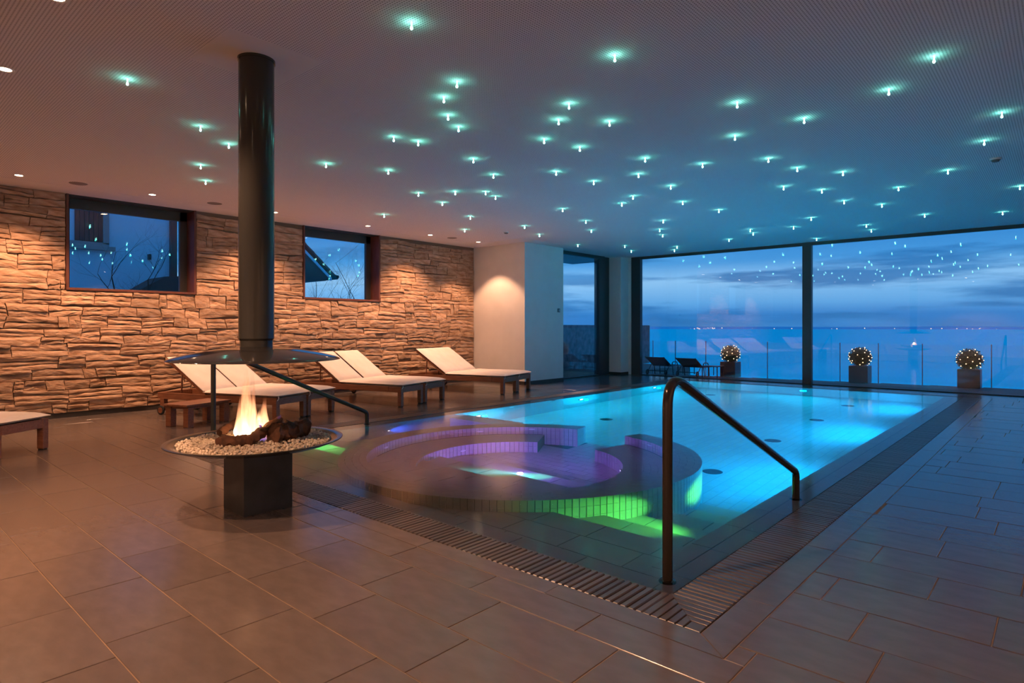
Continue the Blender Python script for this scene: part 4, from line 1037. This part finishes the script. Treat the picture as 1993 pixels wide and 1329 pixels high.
planter(-1.56, 16.62, 'dark cube planter with lit box ball, rightmost of the three', 'warm fairy lights on the rightmost box ball', seed=3)

def patio_lounger(x, y, lab):
    o = empty('patio_lounger', (x, y, -.006), label=lab, cat='sun lounger', group='dark patio loungers on the terrace')
    W = .56
    # head end at y = 0 towards the room, foot towards the lake
    MB().add([(0, 0, .50), (W, 0, .50), (W, .46, .25), (0, .46, .25), (0, 0, .485), (W, 0, .485), (W, .46, .235), (0, .46, .235)], [(0, 1, 2, 3), (4, 7, 6, 5), (0, 4, 5, 1), (1, 5, 6, 2), (2, 6, 7, 3), (3, 7, 4, 0)]).build('backrest', M['sling'], o)
    MB().cbox(.02, W-.02, .46, 1.15, .235, .247, .003).build('seat', M['sling'], o)
    f_ = MB()
    for s_ in (0, W): f_.tube([(s_, 0, .50), (s_, .46, .24), (s_, 1.16, .24)], .012, 8)
    f_.tube([(0, 1.16, .24), (W, 1.16, .24)], .012, 8); f_.tube([(0, .12, .12), (W, .12, .12)], .010, 8); f_.build('frame', M['metal_dark'], o)
    for s_ in (0, W):
        MB().tube([(s_, .55, 0), (s_, .50, .24), (s_, .48, .33), (s_, .55, .36), (s_, .74, .35), (s_, .82, .24), (s_, .84, 0)], .013, 8).build('armrest', M['metal_dark'], o)
        MB().tube([(s_, 1.12, .0), (s_, 1.12, .24)], .012, 8).build('leg', M['metal_dark'], o)
        MB().tube([(s_, .10, .05), (s_, .34, .28)], .010, 8).build('leg', M['metal_dark'], o)
        w = MB().lathe([(.045, -.012), (.070, -.012), (.078, 0), (.070, .012), (.045, .012), (.045, -.012)], n=24, cap=False).build('wheel', M['rubber'], o, loc=(s_, .12, .08)); w.rotation_euler = (0, PI/2, 0)
patio_lounger(-8.62, 15.12, 'dark patio lounger on the terrace, nearest the window jamb'); patio_lounger(-7.72, 15.12, 'dark patio lounger on the terrace, beside the small patio table')
pt = empty('patio_table', (-6.86, 15.50, -.006), label='small slim-legged patio table right of the patio loungers', cat='table')
MB().cbox(-.22, .22, -.2, .2, .285, .305, .004).build('table_top', M['metal_dark'], pt)
for sx in (-1, 1):
    for sy in (-1, 1): MB().cbox(sx*.2-.011, sx*.2+.011, sy*.18-.011, sy*.18+.011, 0, .286, .003).build('leg', M['metal_dark'], pt)

# ------------------------------------------------------------------ neighbouring houses and bare trees outside the punched windows
nh = empty('neighbour_house', (-15, 3, 0), label='pale rendered house wall behind the left punched window', cat='house')
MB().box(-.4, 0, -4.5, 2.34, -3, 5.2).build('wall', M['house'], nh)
w = MB(); w.cbox(0, .05, -.75, .395, .02+3.05, 4.9, .004); 
MB().cbox(0, .05, -.02, .06, 3.06, 5.0, .004).build('window_surround', M['sill'], nh)
fr_ = MB(); fr_.cbox(0, .06, .93, 1.04, 3.03, 5.0, .004); fr_.cbox(0, .06, -.3, 1.04, 2.98, 3.06, .004); fr_.build('window_surround', M['sill'], nh)
for k in range(6): MB().cbox(.01, .035, .44+k*.082, .517+k*.082, 3.07, 5.0, .004).build('shutter_board', M['shutter'], nh)
MB().cbox(0, .12, -.3, 1.14, 2.90, 2.985, .004).build('window_sill', M['sill'], nh)
MB().cbox(0, .10, 2.22, 2.36, -3, 5.2, .01).build('corner_pipe', M['metal_dark'], nh)
MB().cbox(0, .10, 1.78, 1.83, 2.78, 2.90, .004).build('wall_hook', M['metal_dark'], nh)
sd = empty('garden_shed', (-14, 4.6, 0), label='low hipped shed roof in the lower right of the left punched window', cat='shed')
MB().add([(0, -.35, 2.02), (0, .9, 2.02), (0, .9, 2.42), (0, .2, 2.36), (-1, -.3, 2.02), (-1, .9, 2.02), (-1, .9, 2.42), (-1, .2, 2.36)], [(0, 1, 2, 3), (4, 7, 6, 5), (0, 4, 5, 1), (1, 5, 6, 2), (2, 6, 7, 3), (3, 7, 4, 0)]).build('roof', M['roof'], sd)
MB().box(-1, -.05, -.3, .9, -3, 2.02).build('wall', M['garden'], sd)
h2 = empty('tiled_house', (-19, 10.8, 0), label='steep tiled roof eave reaching into the right punched window', cat='house')
def slab(y0, z0, y1, z1, t_, x0, x1): 
    return MB().add([(x0, y0, z0), (x1, y0, z0), (x1, y1, z1), (x0, y1, z1), (x0, y0, z0-t_), (x1, y0, z0-t_), (x1, y1, z1-t_), (x0, y1, z1-t_)], [(0, 1, 2, 3), (4, 7, 6, 5), (0, 4, 5, 1), (1, 5, 6, 2), (2, 6, 7, 3), (3, 7, 4, 0)])
for k in range(7):
    y0 = -.9+k*.30; z0 = 4.90-k*.265; slab(y0, z0, y0+.33, z0-.27, .07, -3, .10).build('roof_tile_course', M['roof'], h2)
slab(-1.0, 4.80, 1.02, 3.02, .10, -.06, .04).build('verge_board', M['house'], h2)
MB().tube([(-.02, 1.20, 3.08), (.12, 1.20, 3.05)], .06, 10).build('gutter', M['metal_dark'], h2)
MB().add([(0, -1, 4.7), (0, .98, 2.98), (0, .8, 2.90), (0, -1, 2.78), (-3, -1, 4.7), (-3, .98, 2.98), (-3, .8, 2.90), (-3, -1, 2.78)], [(0, 1, 2, 3), (4, 7, 6, 5), (0, 4, 5, 1), (1, 5, 6, 2), (2, 6, 7, 3), (3, 7, 4, 0)]).build('gable', M['shutter'], h2)
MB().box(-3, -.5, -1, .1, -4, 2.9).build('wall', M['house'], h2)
def tree(x, y, z0, h, lab, seed, r0=.03, lv=5, spread=.55):
    rnd = random.Random(seed); o = empty('bare_tree', (x, y, z0), label=lab, cat='tree'); tr_ = MB(); br = MB()
    def grow(p, d, l, r_, k):
        n = 4; path = [p]; rs = [r_]; q = Vector(p); dd = Vector(d)
        for i in range(n):
            dd = (dd+Vector((rnd.uniform(-.18, .18), rnd.uniform(-.18, .18), rnd.uniform(-.08, .16)))).normalized(); q = q+dd*l/n; path.append(q.copy()); rs.append(r_*(1-.12*(i+1)))
        (tr_ if k == 0 else br).tube(path, rs, 5 if k < 2 else 3, cap=False)
        if k >= lv: return
        for j in range(3 if k else 4):
            i = rnd.randint(1, n) if j else n
            v = Vector((rnd.gauss(0, 1), rnd.gauss(0, 1), rnd.gauss(.1, .6))).normalized()
            grow(path[i], (dd*(1-spread)+v*spread+Vector((0, 0, .12))).normalized(), l*rnd.uniform(.55, .8), rs[i]*.62, k+1)
    grow(Vector((0, 0, 0)), Vector((0, 0, 1)), h*.42, r0, 0)
    tr_.build('trunk', M['bark'], o); tag(br.build('branches', M['bark'], o), kind='stuff')
tree(-13.4, 3.85, 1.4, 2.1, 'small bare tree in front of the pale house, left of two', 4, .022, 4); tree(-13.2, 4.2, 1.3, 2.2, 'small bare tree in front of the pale house, right of two', 8, .022, 4)
tree(-24, 14.2, -.5, 6.0, 'twiggy bare tree under the tiled eave', 12, .06, 7); tree(-26, 17.2, .0, 6.6, 'twiggy bare tree beside the tiled eave', 15, .055, 7)
# ground outside the stone wall
struct(MB().box(-40, XW-.45, -12, 10.6, -3.2, -3).build('garden_ground', M['land']))
